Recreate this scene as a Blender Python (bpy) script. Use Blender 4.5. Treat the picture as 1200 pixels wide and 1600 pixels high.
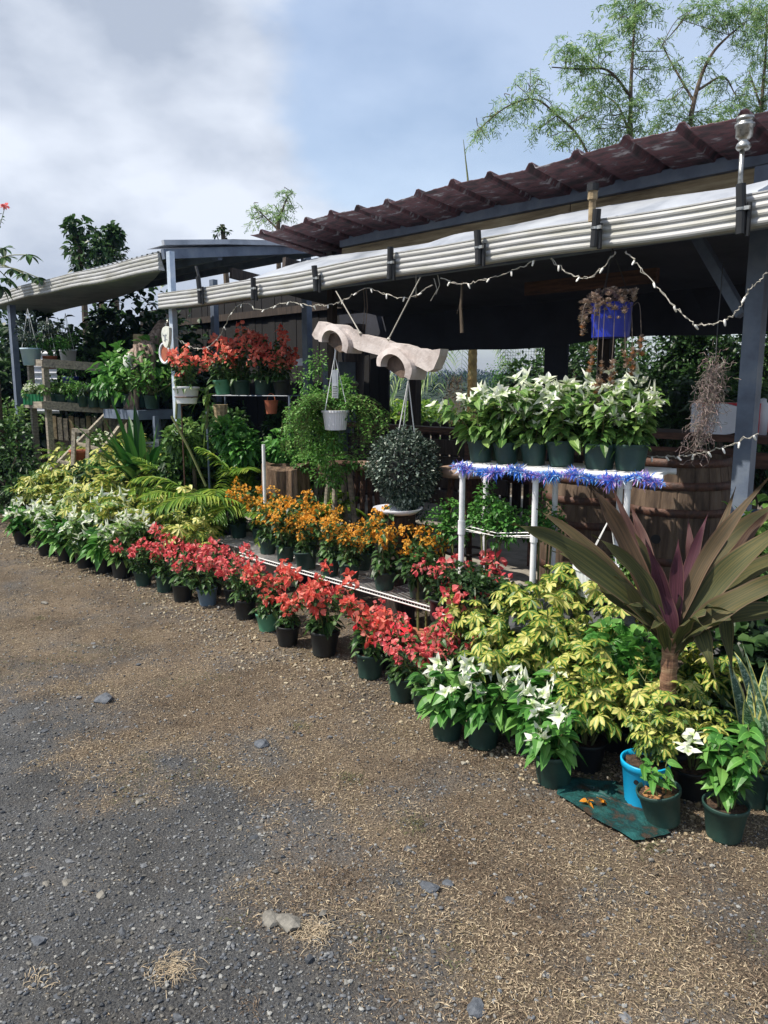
import bpy, math, random
import numpy as np
from mathutils import Vector
for o in list(bpy.data.objects): bpy.data.objects.remove(o)
S = bpy.context.scene
COL = S.collection
rad = math.radians

# ------------------------------------------------------------------ camera, sky, sun, exposure
CAMH = 1.6; PITCH = rad(9.5); YAW = rad(46.6); FPX = 1200.0
cd = bpy.data.cameras.new('camera'); cam = bpy.data.objects.new('camera', cd); COL.objects.link(cam)
cam.location = (0, 0, CAMH); cam.rotation_euler = (rad(90)-PITCH, 0, YAW)
cd.sensor_fit = 'VERTICAL'; cd.sensor_height = 36; cd.lens = 36*FPX/1600
cd.clip_start = 0.05; cd.clip_end = 4000
S.camera = cam
S.render.resolution_x = 768; S.render.resolution_y = 1024
S.view_settings.view_transform = 'Standard'; S.view_settings.look = 'None'
S.view_settings.exposure = 0.62; S.view_settings.gamma = 1.0
SUN_AZ = rad(236); SUN_EL = rad(54)
SKY_STRENGTH = 0.135; SUN_STRENGTH = 4.2
sl = bpy.data.lights.new('sun', 'SUN'); sl.energy = SUN_STRENGTH; sl.angle = rad(0.5); sl.color = (1.0, 0.93, 0.82)
so = bpy.data.objects.new('sun', sl); COL.objects.link(so)
sdir = Vector((math.cos(SUN_EL)*math.cos(SUN_AZ), math.cos(SUN_EL)*math.sin(SUN_AZ), math.sin(SUN_EL)))
so.rotation_euler = (-sdir).to_track_quat('-Z', 'Y').to_euler(); so.location = sdir*30

def srgb(h):
    h = h.lstrip('#'); r = [int(h[i:i+2], 16)/255 for i in (0, 2, 4)]
    return tuple((c/12.92 if c <= .04045 else ((c+.055)/1.055)**2.4) for c in r)+(1,)

# photo-survey helpers: where a sight line of the survey camera meets a given distance / plane / height
az = math.pi/2+YAW
RV = np.array([math.sin(az), -math.cos(az), 0.]); F0 = np.array([math.cos(az), math.sin(az), 0.]); ZV = np.array([0, 0, 1.])
FV = F0*math.cos(PITCH)-ZV*math.sin(PITCH); UV_ = F0*math.sin(PITCH)+ZV*math.cos(PITCH)
def ray(x, y): return FV+RV*(x-600)/FPX-UV_*(y-800)/FPX
def atD(x, y, d): return ray(x, y)*d+np.array([0, 0, CAMH])
def atY(x, y, yy): r = ray(x, y); return r*(yy/r[1])+np.array([0, 0, CAMH])
def atz(x, y, z): r = ray(x, y); return r*((z-CAMH)/r[2])+np.array([0, 0, CAMH])

# ---- world
W = bpy.data.worlds.new('World'); S.world = W; W.use_nodes = True
nt = W.node_tree; N = nt.nodes; L = nt.links; N.clear()
wo = N.new('ShaderNodeOutputWorld'); bg = N.new('ShaderNodeBackground'); bg.inputs['Strength'].default_value = 1.0
sky = N.new('ShaderNodeTexSky'); sky.sky_type = 'NISHITA'; sky.sun_disc = False
sky.sun_elevation = SUN_EL; sky.sun_rotation = rad(90)-SUN_AZ; sky.air_density = 1.1; sky.dust_density = 1.6; sky.altitude = 100
sc = N.new('ShaderNodeVectorMath'); sc.operation = 'SCALE'; sc.inputs['Scale'].default_value = SKY_STRENGTH
L.new(sky.outputs[0], sc.inputs[0])
tc = N.new('ShaderNodeTexCoord')
mp = N.new('ShaderNodeMapping'); mp.inputs['Scale'].default_value = (1, 1, 1.9); mp.inputs['Location'].default_value = (3.1, 1.7, .4)
L.new(tc.outputs['Generated'], mp.inputs[0])
n1 = N.new('ShaderNodeTexNoise'); n1.inputs['Scale'].default_value = 2.1; n1.inputs['Detail'].default_value = 9; n1.inputs['Roughness'].default_value = .58
L.new(mp.outputs[0], n1.inputs['Vector'])
def mathn(op, a, b=None, clamp=False, tree=None):
    m = tree.nodes.new('ShaderNodeMath'); m.operation = op; m.use_clamp = clamp
    for i, v in enumerate((a, b)):
        if v is None: continue
        if isinstance(v, (int, float)): m.inputs[i].default_value = v
        else: tree.links.new(v, m.inputs[i])
    return m.outputs[0]
def skydot(px, py, lo, hi):
    v = ray(px, py); v = v/np.linalg.norm(v)
    nv = N.new('ShaderNodeVectorMath'); nv.operation = 'NORMALIZE'; L.new(tc.outputs['Generated'], nv.inputs[0])
    d = N.new('ShaderNodeVectorMath'); d.operation = 'DOT_PRODUCT'; L.new(nv.outputs[0], d.inputs[0]); d.inputs[1].default_value = tuple(v)
    mr = N.new('ShaderNodeMapRange'); mr.interpolation_type = 'SMOOTHSTEP'
    mr.inputs['From Min'].default_value = math.cos(rad(hi)); mr.inputs['From Max'].default_value = math.cos(rad(lo))
    L.new(d.outputs['Value'], mr.inputs['Value']); return mr.outputs[0]
gap = skydot(760, 260, 2, 24)
gap2 = skydot(560, 130, 1, 9)
bank = skydot(150, 180, 8, 34)
b2 = skydot(230, 340, 2, 15)
f = mathn('ADD', mathn('MULTIPLY', n1.outputs[0], 1.9, tree=nt), -0.55, tree=nt)
f = mathn('SUBTRACT', f, mathn('MULTIPLY', gap, .42, tree=nt), tree=nt)
f = mathn('SUBTRACT', f, mathn('MULTIPLY', gap2, .12, tree=nt), tree=nt)
f = mathn('ADD', f, mathn('MULTIPLY', bank, .34, tree=nt), tree=nt)
f = mathn('ADD', f, mathn('MULTIPLY', b2, .3, tree=nt), clamp=True, tree=nt)
mr = N.new('ShaderNodeMapRange'); mr.interpolation_type = 'SMOOTHSTEP'; L.new(f, mr.inputs['Value'])
mr.inputs['From Min'].default_value = .28; mr.inputs['From Max'].default_value = .62
mr.inputs['To Min'].default_value = .38; mr.inputs['To Max'].default_value = .97
n2 = N.new('ShaderNodeTexNoise'); n2.inputs['Scale'].default_value = 3.0; n2.inputs['Detail'].default_value = 9; L.new(mp.outputs[0], n2.inputs['Vector'])
cr = N.new('ShaderNodeValToRGB'); cr.color_ramp.elements[0].position = .4; cr.color_ramp.elements[0].color = srgb('#9aa3b2')
cr.color_ramp.elements[1].position = .58; cr.color_ramp.elements[1].color = srgb('#c9cfd9'); L.new(n2.outputs[0], cr.inputs[0])
mx = N.new('ShaderNodeMixRGB'); L.new(mr.outputs[0], mx.inputs[0]); L.new(sc.outputs[0], mx.inputs[1]); L.new(cr.outputs[0], mx.inputs[2])
L.new(mx.outputs[0], bg.inputs[0]); L.new(bg.outputs[0], wo.inputs[0])

# ------------------------------------------------------------------ materials
MATS = {}
def principled(name):
    m = bpy.data.materials.new(name); m.use_nodes = True; t = m.node_tree
    return m, t, t.nodes['Principled BSDF']
def ramp(t, fac, cols, poss=None):
    r = t.nodes.new('ShaderNodeValToRGB'); e = r.color_ramp.elements
    poss = poss or [i/(len(cols)-1) for i in range(len(cols))]
    e[0].position = poss[0]; e[0].color = srgb(cols[0]); e[1].position = poss[-1]; e[1].color = srgb(cols[-1])
    for c, p in zip(cols[1:-1], poss[1:-1]):
        x = e.new(p); x.color = srgb(c)
    t.links.new(fac, r.inputs[0]); return r.outputs[0]
def noise(t, scale, detail=4, rough=.55, vec=None, scl3=None):
    n = t.nodes.new('ShaderNodeTexNoise'); n.inputs['Scale'].default_value = scale; n.inputs['Detail'].default_value = detail; n.inputs['Roughness'].default_value = rough
    if vec is None:
        c = t.nodes.new('ShaderNodeTexCoord'); vec = c.outputs['Object']
    if scl3:
        mpn = t.nodes.new('ShaderNodeMapping'); mpn.inputs['Scale'].default_value = scl3; t.links.new(vec, mpn.inputs[0]); vec = mpn.outputs[0]
    t.links.new(vec, n.inputs['Vector']); return n.outputs[0]
def bump(t, b, h, strength=.3, dist=.01):
    n = t.nodes.new('ShaderNodeBump'); n.inputs['Strength'].default_value = strength; n.inputs['Distance'].default_value = dist
    t.links.new(h, n.inputs['Height']); t.links.new(n.outputs[0], b.inputs['Normal'])
def mat(name, cols, rough=.6, scale=8, metal=0, bmp=.2, scl3=None, poss=None, bs=None, bd=.01, spec=None):
    if name in MATS: return MATS[name]
    m, t, b = principled(name)
    if isinstance(cols, str): cols = [cols, cols]
    poss = poss or [.3+.4*i/(len(cols)-1) for i in range(len(cols))]
    f = noise(t, scale, 6, .6, scl3=scl3)
    t.links.new(ramp(t, f, cols, poss), b.inputs['Base Color'])
    b.inputs['Roughness'].default_value = rough; b.inputs['Metallic'].default_value = metal
    if spec is not None: b.inputs['Specular IOR Level'].default_value = spec
    if bmp: bump(t, b, noise(t, bs or scale*5, 5, .6, scl3=scl3), bmp, bd)
    MATS[name] = m; return m
def leafmat(name, cols, rough=.42, trans=.3, rib=None, kind='plain', edge=None, base=None):
    if name in MATS: return MATS[name]
    m, t, b = principled(name)
    a = t.nodes.new('ShaderNodeAttribute'); a.attribute_name = 'rnd'
    col = ramp(t, a.outputs['Fac'], cols)
    uv = t.nodes.new('ShaderNodeUVMap'); sp = t.nodes.new('ShaderNodeSeparateXYZ'); t.links.new(uv.outputs[0], sp.inputs[0])
    au = mathn('ABSOLUTE', mathn('SUBTRACT', sp.outputs[0], .5, tree=t), tree=t)
    def mixc(fac, c1, c2):
        x = t.nodes.new('ShaderNodeMixRGB'); 
        if isinstance(fac, float): x.inputs[0].default_value = fac
        else: t.links.new(fac, x.inputs[0])
        for i, c in ((1, c1), (2, c2)):
            if isinstance(c, str): x.inputs[i].default_value = srgb(c)
            else: t.links.new(c, x.inputs[i])
        return x.outputs[0]
    nz = noise(t, 60, 3)
    if kind == 'varieg':      # bright heart, green margin; the oldest leaves stay green
        k = mathn('ADD', mathn('MULTIPLY', au, 2.0, tree=t), mathn('MULTIPLY', mathn('SUBTRACT', nz, .5, tree=t), 1.1, tree=t), tree=t)
        k = mathn('ADD', k, mathn('MULTIPLY', mathn('SUBTRACT', a.outputs['Fac'], .5, tree=t), -.75, tree=t), tree=t)
        k = mathn('GREATER_THAN', k, .43, tree=t)
        col = mixc(k, col, ramp(t, a.outputs['Fac'], edge))
    elif kind == 'stripe':    # long pale bands along the blade
        cv = t.nodes.new('ShaderNodeCombineXYZ'); t.links.new(mathn('MULTIPLY', sp.outputs[0], 9., tree=t), cv.inputs[0])
        t.links.new(mathn('MULTIPLY', sp.outputs[1], 1.2, tree=t), cv.inputs[1]); t.links.new(mathn('MULTIPLY', a.outputs['Fac'], 37., tree=t), cv.inputs[2])
        n = noise(t, 1.6, 3, vec=cv.outputs[0])
        mrr = t.nodes.new('ShaderNodeMapRange'); t.links.new(n, mrr.inputs['Value']); mrr.inputs['From Min'].default_value = .42; mrr.inputs['From Max'].default_value = .62
        col = mixc(mrr.outputs[0], col, ramp(t, a.outputs['Fac'], edge))
        if base:
            g = mathn('GREATER_THAN', au, .44, tree=t); col = mixc(mathn('MULTIPLY', g, .35, tree=t), col, base)
    elif kind == 'snake':
        cv = t.nodes.new('ShaderNodeCombineXYZ'); t.links.new(mathn('MULTIPLY', sp.outputs[1], 26., tree=t), cv.inputs[1]); t.links.new(mathn('MULTIPLY', sp.outputs[0], 3., tree=t), cv.inputs[0]); t.links.new(a.outputs['Fac'], cv.inputs[2])
        n = noise(t, 1.3, 4, vec=cv.outputs[0])
        col = mixc(mathn('GREATER_THAN', n, .53, tree=t), col, edge[0]); col = mixc(mathn('GREATER_THAN', au, .37, tree=t), col, edge[1])
    elif kind == 'bract':
        v = t.nodes.new('ShaderNodeMapRange'); t.links.new(sp.outputs[1], v.inputs['Value']); v.inputs['From Min'].default_value = 0.; v.inputs['From Max'].default_value = .45
        col = mixc(v.outputs[0], base, col)
    if rib:
        g = mathn('LESS_THAN', au, .045, tree=t); col = mixc(mathn('MULTIPLY', g, .6, tree=t), col, rib)
    t.links.new(col, b.inputs['Base Color']); b.inputs['Roughness'].default_value = rough; b.inputs['Specular IOR Level'].default_value = .35
    tr = t.nodes.new('ShaderNodeBsdfTranslucent'); t.links.new(col, tr.inputs[0])
    ms = t.nodes.new('ShaderNodeMixShader'); ms.inputs[0].default_value = trans
    t.links.new(b.outputs[0], ms.inputs[1]); t.links.new(tr.outputs[0], ms.inputs[2])
    t.links.new(ms.outputs[0], t.nodes['Material Output'].inputs[0])
    MATS[name] = m; return m
def attrmat(name, cols, rough=.8, spec=.3):
    if name in MATS: return MATS[name]
    m, t, b = principled(name)
    a = t.nodes.new('ShaderNodeAttribute'); a.attribute_name = 'rnd'
    c = ramp(t, a.outputs['Fac'], cols)
    n = noise(t, 90, 4)
    x = t.nodes.new('ShaderNodeMixRGB'); x.blend_type = 'MULTIPLY'; x.inputs[0].default_value = .55
    t.links.new(c, x.inputs[1]); t.links.new(ramp(t, n, ['#8a8a8a', '#ffffff'], [.35, .65]), x.inputs[2])
    t.links.new(x.outputs[0], b.inputs['Base Color']); b.inputs['Roughness'].default_value = rough; b.inputs['Specular IOR Level'].default_value = spec
    bump(t, b, n, .4, .003)
    MATS[name] = m; return m

M_green = leafmat('leaf_dark_green', ['#1c3019', '#2b4722', '#3f6230', '#56783c'], rib='#6f8d55')
M_light = leafmat('leaf_light_green', ['#38572a', '#4c7234', '#688c44', '#88a45a'], rib='#a7c070')
M_bright = leafmat('leaf_bright_green', ['#2f5c26', '#3f7630', '#588e3e', '#74a050'], rib='#7fb95a')
M_feather = leafmat('leaf_feathery', ['#3d6a2c', '#568a3a', '#76a852', '#98bd70'], trans=.4)
M_grey = leafmat('leaf_grey_green', ['#1f2a22', '#2e3f33', '#48594b', '#a2b0a2'], trans=.15, rough=.35)
M_hedge = leafmat('leaf_hedge', ['#18281a', '#243a20', '#35522a', '#4d6a38'])
M_varieg = leafmat('leaf_variegated', ['#6a7f30', '#a0a044', '#beb85c', '#cfc97c'], kind='varieg', edge=['#3d5f28', '#4c7430', '#6a8f3a', '#7fa048'], trans=.3)
M_red = leafmat('bract_red', ['#cc4442', '#e05e54', '#ec7266', '#f4a090'], kind='bract', base='#e08a6a', trans=.4, rough=.6)
M_pink = leafmat('bract_coral', ['#cc4050', '#de5a62', '#e87476', '#f2a09e'], kind='bract', base='#e07a6a', trans=.4, rough=.6)
M_orange = leafmat('bract_orange', ['#d88822', '#e9a030', '#f2b446', '#f6c868'], kind='bract', base='#c9a040', trans=.4, rough=.6)
M_white = leafmat('bract_white', ['#cfd8b8', '#e6ebd8', '#f2f4ea', '#f8f8f2'], kind='bract', base='#a9c26a', trans=.35, rough=.55)
M_cordy = leafmat('leaf_cordyline', ['#2b341c', '#3c4224', '#402a24', '#3e1e28'], kind='stripe', edge=['#4c522a', '#5a522e', '#533a30', '#552c3a'], base='#77584c', trans=.15, rough=.72)
M_snake = leafmat('leaf_snake', ['#3e5c46', '#4a6a50'], kind='snake', edge=['#8fa690', '#c9c676'], trans=.1)
M_strap = leafmat('leaf_strap', ['#1f4020', '#2c5828', '#3a6a30', '#548040'], kind='stripe', edge=['#2a5226', '#386a2c', '#4a7c38', '#6a9048'], trans=.2, rough=.3)
M_frond = leafmat('leaf_frond', ['#456a24', '#5d842e', '#7a9c3a', '#9fae48'], trans=.35)
M_tree = leafmat('leaf_tree', ['#4c6c40', '#6d9156', '#96b674', '#d2dcac'], trans=.4)
M_treedark = leafmat('leaf_tree_dark', ['#22381e', '#2f4a26', '#446434', '#5c7a44'], trans=.25)
M_stem = mat('stem', ['#4a5a2c', '#6b6a40'], .7, 30)
M_bark = mat('bark', ['#3a3129', '#6b5d4d'], .9, 12, bmp=.8, scl3=(1, 1, .25))
M_pot = mat('pot_green_plastic', ['#1a342f', '#223f38', '#2a4a42', '#5f6a5c'], .55, 9, poss=[.3, .5, .66, .8], bmp=.12)
M_potd = mat('pot_black_plastic', ['#121416', '#1c2022', '#262a2a', '#57544c'], .5, 9, poss=[.3, .5, .68, .82], bmp=.12)
M_potlg = mat('pot_pale_green', ['#4d8a6c', '#5a987a'], .45, 5, bmp=.05)
M_potg = mat('pot_slate', ['#5a6f80', '#6d8090'], .5, 6, bmp=.05)
M_potblue = mat('pot_cyan', ['#139ccc', '#1aa8da'], .35, 5, bmp=.03)
M_potw = mat('pot_white', ['#cfd2d6', '#e6e7ea'], .4, 6, bmp=.05)
M_potnavy = mat('pot_cobalt', ['#182690', '#1f32a4'], .35, 5, bmp=.03)
M_terra = mat('terracotta', ['#8a4a34', '#a65c40'], .8, 14)
M_soil = mat('potting_soil', ['#1f1712', '#4a382a', '#6b5340'], .95, 60, bmp=1.0, bd=.01)
M_steel = mat('steel_painted', ['#4c5566', '#5f6a7c', '#6f7884'], .5, 6, bmp=.15)
M_steell = mat('steel_pale', ['#8fa0b4', '#a9b6c6', '#b9c2cc'], .5, 9, bmp=.15)
M_gutter = mat('gutter_white', ['#6d6b62', '#96968f', '#a9aaaa', '#b4b4b4'], .5, 5, poss=[.22, .38, .55, .8], bmp=.1, scl3=(.6, 2, 5))
M_sheet = mat('roof_sheet_white', ['#7d8590', '#a2a8b2', '#b2b8c0'], .45, 3.5, bmp=.3, bs=14, bd=.02)
M_rust = mat('roof_red', ['#3a3436', '#4e3d40', '#6c494c', '#5a4b50', '#a8a2a3'], .75, 7.5, poss=[.32, .43, .52, .58, .66], bmp=.2, scl3=(.9, 2.2, 1))
M_zinc = mat('roof_zinc', ['#6d737c', '#8f959e', '#a2a4a6'], .5, 4, metal=.2, bmp=.2)
M_woodg = mat('wood_grey', ['#5a544c', '#857d70', '#a39a88'], .85, 5, scl3=(1, 8, 8), bmp=.4)
M_woodp = mat('wood_pale', ['#6a5a44', '#978567', '#b5a484'], .8, 4, scl3=(.8, 8, 8), bmp=.4)
M_woodb = mat('wood_brown', ['#2e1f19', '#4c3428', '#664636'], .75, 5, scl3=(1, 8, 8), bmp=.4)
M_woodd = mat('wood_dark', ['#201b18', '#362d28', '#4a3f38'], .85, 5, scl3=(8, 8, 1), bmp=.4)
M_barrel = mat('barrel_stave', ['#2f241d', '#4c3d31', '#665546', '#6f665a'], .8, 4, scl3=(3.2, 3.2, .5), bmp=.5)
M_hoop = mat('barrel_hoop', ['#2a211e', '#5a3e32', '#3c3432'], .6, 14, metal=.3, bmp=.4)
M_black = mat('black_rubber', ['#0d0e10', '#191b1e'], .5, 10, bmp=.1)
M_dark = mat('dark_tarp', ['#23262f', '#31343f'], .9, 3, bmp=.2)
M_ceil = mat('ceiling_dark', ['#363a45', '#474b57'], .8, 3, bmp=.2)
M_chrome = mat('bright_metal', ['#5a5a58', '#a8a8a4', '#c8c6c0'], .35, 30, metal=.9, bmp=.1)
M_pvc = mat('pvc_white', ['#b9bcc0', '#dfe0e2', '#e8e8e8'], .4, 8, poss=[.25, .45, .8], bmp=.05)
M_wire = mat('wire_white', ['#c4c4c2', '#e2e2e0'], .4, 10, bmp=0)
M_cord = mat('cord_white', ['#8f8b82', '#b4b0a6'], .7, 20, bmp=.1)
M_bulb = mat('bulb', ['#dfe0dc', '#f2f0ea'], .15, 10, bmp=0)
M_clay = mat('whitewashed_wood', ['#7d706a', '#aca19c', '#c0b7b3', '#c8c0bc'], .75, 7, poss=[.25, .4, .55, .8], bmp=.6, bd=.008)
M_archshade = mat('painted_arch_shade', ['#3d3029', '#6b5a4e'], .85, 14, bmp=.5)  # shade inside the hanger's arches, carried as a dark base colour
M_stone = mat('plaque_stone', ['#8f9692', '#c9ccc4', '#dcdcd4'], .8, 12, bmp=.6, bd=.006)
M_rock = mat('rock_dark', ['#2b2d31', '#4a4c50', '#6a6a6a'], .9, 6, bmp=.9, bd=.02)
M_slab = mat('concrete', ['#6d6860', '#8f897f', '#a39c90'], .9, 5, bmp=.4)
M_brick = mat('brick', ['#7a4a38', '#a4654a', '#b98a6a'], .85, 18, bmp=.5)
M_redpl = mat('red_plastic', ['#b81f2c', '#d02a36'], .35, 5, bmp=.02)
M_bluepl = mat('blue_plastic', ['#173a6b', '#1f4a80'], .45, 5, bmp=.03)
M_whitep = mat('white_paint', ['#c9ccd6', '#e0e2ea'], .5, 6, bmp=.05)
M_net = mat('shade_net', ['#15211a', '#1e2c24'], .8, 10, bmp=0)
M_tarp = mat('green_tarp', ['#3a3026', '#12302e', '#1b4a48', '#2c6866'], .5, 14, poss=[.38, .46, .58, .75], bmp=.6, bd=.01)
M_leather = mat('tan_seat', ['#7a6252', '#9a8270'], .6, 9, bmp=.2)
M_moss = attrmat('spanish_moss', ['#6a6258', '#8f8480', '#a58a86', '#8c8a7c'])
M_tinsel = leafmat('tinsel', ['#2f6fd8', '#4f9ae8', '#7fc4f2', '#e6eef8', '#d8a0e0', '#8f7ad8', '#3a7ae0'], trans=.2, rough=.25)
M_succ = leafmat('succulent', ['#6a5f56', '#8d7a6c', '#a98e7a', '#b5a89e'], trans=.1, rough=.5)
M_succb = leafmat('succulent_brown', ['#8a5a34', '#a87448', '#b98a5e', '#a89a8c'], trans=.1, rough=.5)

# ------------------------------------------------------------------ mesh building
class MB:
    """collects polygons of one part"""
    def __init__(s): s.v = []; s.f = []; s.mi = []; s.uv = []; s.rn = []; s.n = 0; s.mats = []
    def mid(s, m):
        if m not in s.mats: s.mats.append(m)
        return s.mats.index(m)
    def add(s, v, f, m, uv=None, rn=None):
        v = np.asarray(v, float); f = [tuple(i+s.n for i in q) for q in f] if not isinstance(f, np.ndarray) else f+s.n
        k = s.mid(m)
        s.v.append(v); s.f.append(f); s.mi.append(np.full(len(f), k, int)); s.n += len(v)
        s.uv.append(np.zeros((len(v), 2)) if uv is None else uv); s.rn.append(np.zeros(len(v)) if rn is None else rn)
        return s
    def box(s, c, size, m, rot=None, bev=0.0):
        x, y, z = np.array(size)/2.
        v = np.array([(a*x, b*y, d*z) for a in (-1, 1) for b in (-1, 1) for d in (-1, 1)])
        f = [(0, 1, 3, 2), (4, 6, 7, 5), (0, 4, 5, 1), (2, 3, 7, 6), (0, 2, 6, 4), (1, 5, 7, 3)]
        if rot is not None: v = v@rotm(rot).T
        return s.add(v+np.array(c, float), f, m)
    def beam(s, a, b, w, h, m, up=(0, 0, 1)):
        a = np.array(a, float); b = np.array(b, float); d = b-a; d /= np.linalg.norm(d)
        u = np.array(up, float); sd = np.cross(d, u); sd /= np.linalg.norm(sd); u = np.cross(sd, d)
        v = [p+i*sd*w/2+j*u*h/2 for p in (a, b) for i in (-1, 1) for j in (-1, 1)]
        return s.add(v, [(0, 1, 3, 2), (4, 6, 7, 5), (0, 4, 5, 1), (2, 3, 7, 6), (0, 2, 6, 4), (1, 5, 7, 3)], m)
    def tube(s, pts, r, m, k=6, rn=0., caps=True):
        p = np.array(pts, float); n = len(p); r = np.broadcast_to(np.asarray(r, float), (n,))
        t = np.gradient(p, axis=0); t /= np.maximum(np.linalg.norm(t, axis=1, keepdims=True), 1e-9)
        ref = np.array([0, 0, 1.]) if abs(t[:, 2]).mean() < .8 else np.array([1., 0, 0])
        a = np.cross(t, ref); a /= np.maximum(np.linalg.norm(a, axis=1, keepdims=True), 1e-9); b = np.cross(t, a)
        an = np.arange(k)*2*math.pi/k
        v = (p[:, None]+r[:, None, None]*(np.cos(an)[None, :, None]*a[:, None]+np.sin(an)[None, :, None]*b[:, None])).reshape(-1, 3)
        i = np.arange(n-1)[:, None]*k; j = np.arange(k)[None]; j2 = (j+1) % k
        f = np.stack([i+j, i+j2, i+k+j2, i+k+j], -1).reshape(-1, 4)
        s.add(v, f, m, rn=np.full(len(v), rn))
        if caps and k > 3:
            s.f[-1] = [tuple(q) for q in s.f[-1]]; o = s.n-len(v)
            s.f[-1] += [tuple(o+q for q in range(k))[::-1], tuple(o+(n-1)*k+q for q in range(k))]
            s.mi[-1] = np.full(len(s.f[-1]), s.mid(m), int)
        return s
    def lathe(s, prof, m, k=24, c=(0, 0, 0), flute=0., nf=0):
        P = np.array(prof, float); n = len(P); an = np.arange(k)*2*math.pi/k
        rr = P[:, 0][:, None]*(1+flute*np.cos(an*nf)[None])
        v = np.stack([rr*np.cos(an), rr*np.sin(an), np.broadcast_to(P[:, 1][:, None], rr.shape)], -1).reshape(-1, 3)+np.array(c, float)
        i = np.arange(n-1)[:, None]*k; j = np.arange(k)[None]; j2 = (j+1) % k
        f = np.stack([i+j, i+j2, i+k+j2, i+k+j], -1).reshape(-1, 4)
        return s.add(v, f, m)
    def leaves(s, P, D, m, Lg, Wd, fold=.15, droop=.3, seg=4, up=None, rn=None, shape='ovate', roll=.4, wave=0., rng=None):
        rng = rng or np.random.default_rng(1)
        P = np.asarray(P, float); n = len(P); D = np.asarray(D, float); D = D/np.maximum(np.linalg.norm(D, axis=1, keepdims=True), 1e-9)
        Lg = np.broadcast_to(np.asarray(Lg, float), (n,)); Wd = np.broadcast_to(np.asarray(Wd, float), (n,))
        droop = np.broadcast_to(np.asarray(droop, float), (n,))
        U = np.tile([0, 0, 1.], (n, 1)) if up is None else np.asarray(up, float)
        U = U+rng.normal(0, roll, (n, 3))
        Sd = np.cross(D, U); Sd /= np.maximum(np.linalg.norm(Sd, axis=1, keepdims=True), 1e-9); Nn = np.cross(Sd, D)
        t = np.linspace(0, 1, seg+1)
        W = {'ovate': np.sin(np.pi*t**.72)**.8, 'round': np.sin(np.pi*(t*.93+.03))**.6, 'strap': np.minimum(1, .45+t*1.6)*np.clip((1-t)*2.6, 0, 1)**.75,
             'point': np.sin(np.pi*t**.6), 'narrow': np.sin(np.pi*(.08+t*.92))**.7, 'lance': np.sin(np.pi*(t*.9+.1)**1.0)**.9, 'obov': np.sin(np.pi*np.clip(t, .04, 1)**1.35)**.75}[shape]
        W = np.maximum(W, .02); 
        if shape in ('ovate', 'point', 'round'): W[0] = .12
        ph = rng.uniform(0, 6.28, n)
        mid = P[:, None]+D[:, None]*(Lg[:, None]*t)[..., None]-np.array([0, 0, 1.])*(droop[:, None]*Lg[:, None]*t**2)[..., None]
        if wave: mid = mid+Sd[:, None]*(wave*Lg[:, None]*np.sin(t*4+ph[:, None])*t)[..., None]
        hw = (Wd[:, None]/2*W)[..., None]
        v = np.stack([mid-Sd[:, None]*hw+Nn[:, None]*hw*fold*2, mid, mid+Sd[:, None]*hw+Nn[:, None]*hw*fold*2], 2).reshape(-1, 3)
        b = (np.arange(n)*(seg+1)*3)[:, None, None]; i = np.arange(seg)[None, :, None]*3; j = np.arange(2)[None, None]
        o = b+i+j; f = np.stack([o, o+1, o+4, o+3], -1).reshape(-1, 4)
        uv = np.stack(np.broadcast_arrays(np.array([0, .5, 1])[None, None], t[None, :, None]+np.zeros((n, 1, 3))), -1).reshape(-1, 2)
        r = rng.uniform(0, 1, n) if rn is None else np.broadcast_to(np.asarray(rn, float), (n,))
        return s.add(v, f, m, uv=uv, rn=np.repeat(r, (seg+1)*3))
    def rocks(s, P, R, m, rng, flat=.65, rn=None):
        ico = np.array([(0, 0, -1), (.72, -.53, -.45), (-.28, -.85, -.45), (-.89, 0, -.45), (-.28, .85, -.45), (.72, .53, -.45), (.28, -.85, .45), (-.72, -.53, .45), (-.72, .53, .45), (.28, .85, .45), (.89, 0, .45), (0, 0, 1.)])
        fc = np.array([(0, 1, 2), (1, 0, 5), (0, 2, 3), (0, 3, 4), (0, 4, 5), (1, 5, 10), (2, 1, 6), (3, 2, 7), (4, 3, 8), (5, 4, 9), (1, 10, 6), (2, 6, 7), (3, 7, 8), (4, 8, 9), (5, 9, 10), (6, 10, 11), (7, 6, 11), (8, 7, 11), (9, 8, 11), (10, 9, 11)])[:, ::-1]
        n = len(P); R = np.asarray(R)
        v = ico[None]*rng.uniform(.65, 1.2, (n, 12, 1))*np.stack([rng.uniform(.8, 1.3, n), rng.uniform(.6, 1., n), np.full(n, flat)*rng.uniform(.7, 1.2, n)], -1)[:, None]
        a = rng.uniform(0, 6.28, n); ca, sa = np.cos(a)[:, None], np.sin(a)[:, None]
        v = np.stack([v[..., 0]*ca-v[..., 1]*sa, v[..., 0]*sa+v[..., 1]*ca, v[..., 2]], -1)*R[:, None, None]+np.asarray(P)[:, None]
        f = (fc[None]+(np.arange(n)*12)[:, None, None]).reshape(-1, 3)
        return s.add(v.reshape(-1, 3), f, m, rn=np.repeat(rng.uniform(0, 1, n) if rn is None else rn, 12))
    def mesh(s, name, smooth=False):
        me = bpy.data.meshes.new(name)
        V = np.concatenate(s.v); lens = []; idx = []
        for f in s.f:
            if isinstance(f, np.ndarray): lens.append(np.full(len(f), f.shape[1])); idx.append(f.reshape(-1))
            else: lens.append(np.array([len(q) for q in f])); idx.append(np.array([i for q in f for i in q]))
        lens = np.concatenate(lens).astype(np.int32); idx = np.concatenate(idx).astype(np.int32)
        me.vertices.add(len(V)); me.vertices.foreach_set('co', V.astype(np.float32).ravel())
        me.loops.add(len(idx)); me.loops.foreach_set('vertex_index', idx)
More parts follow.
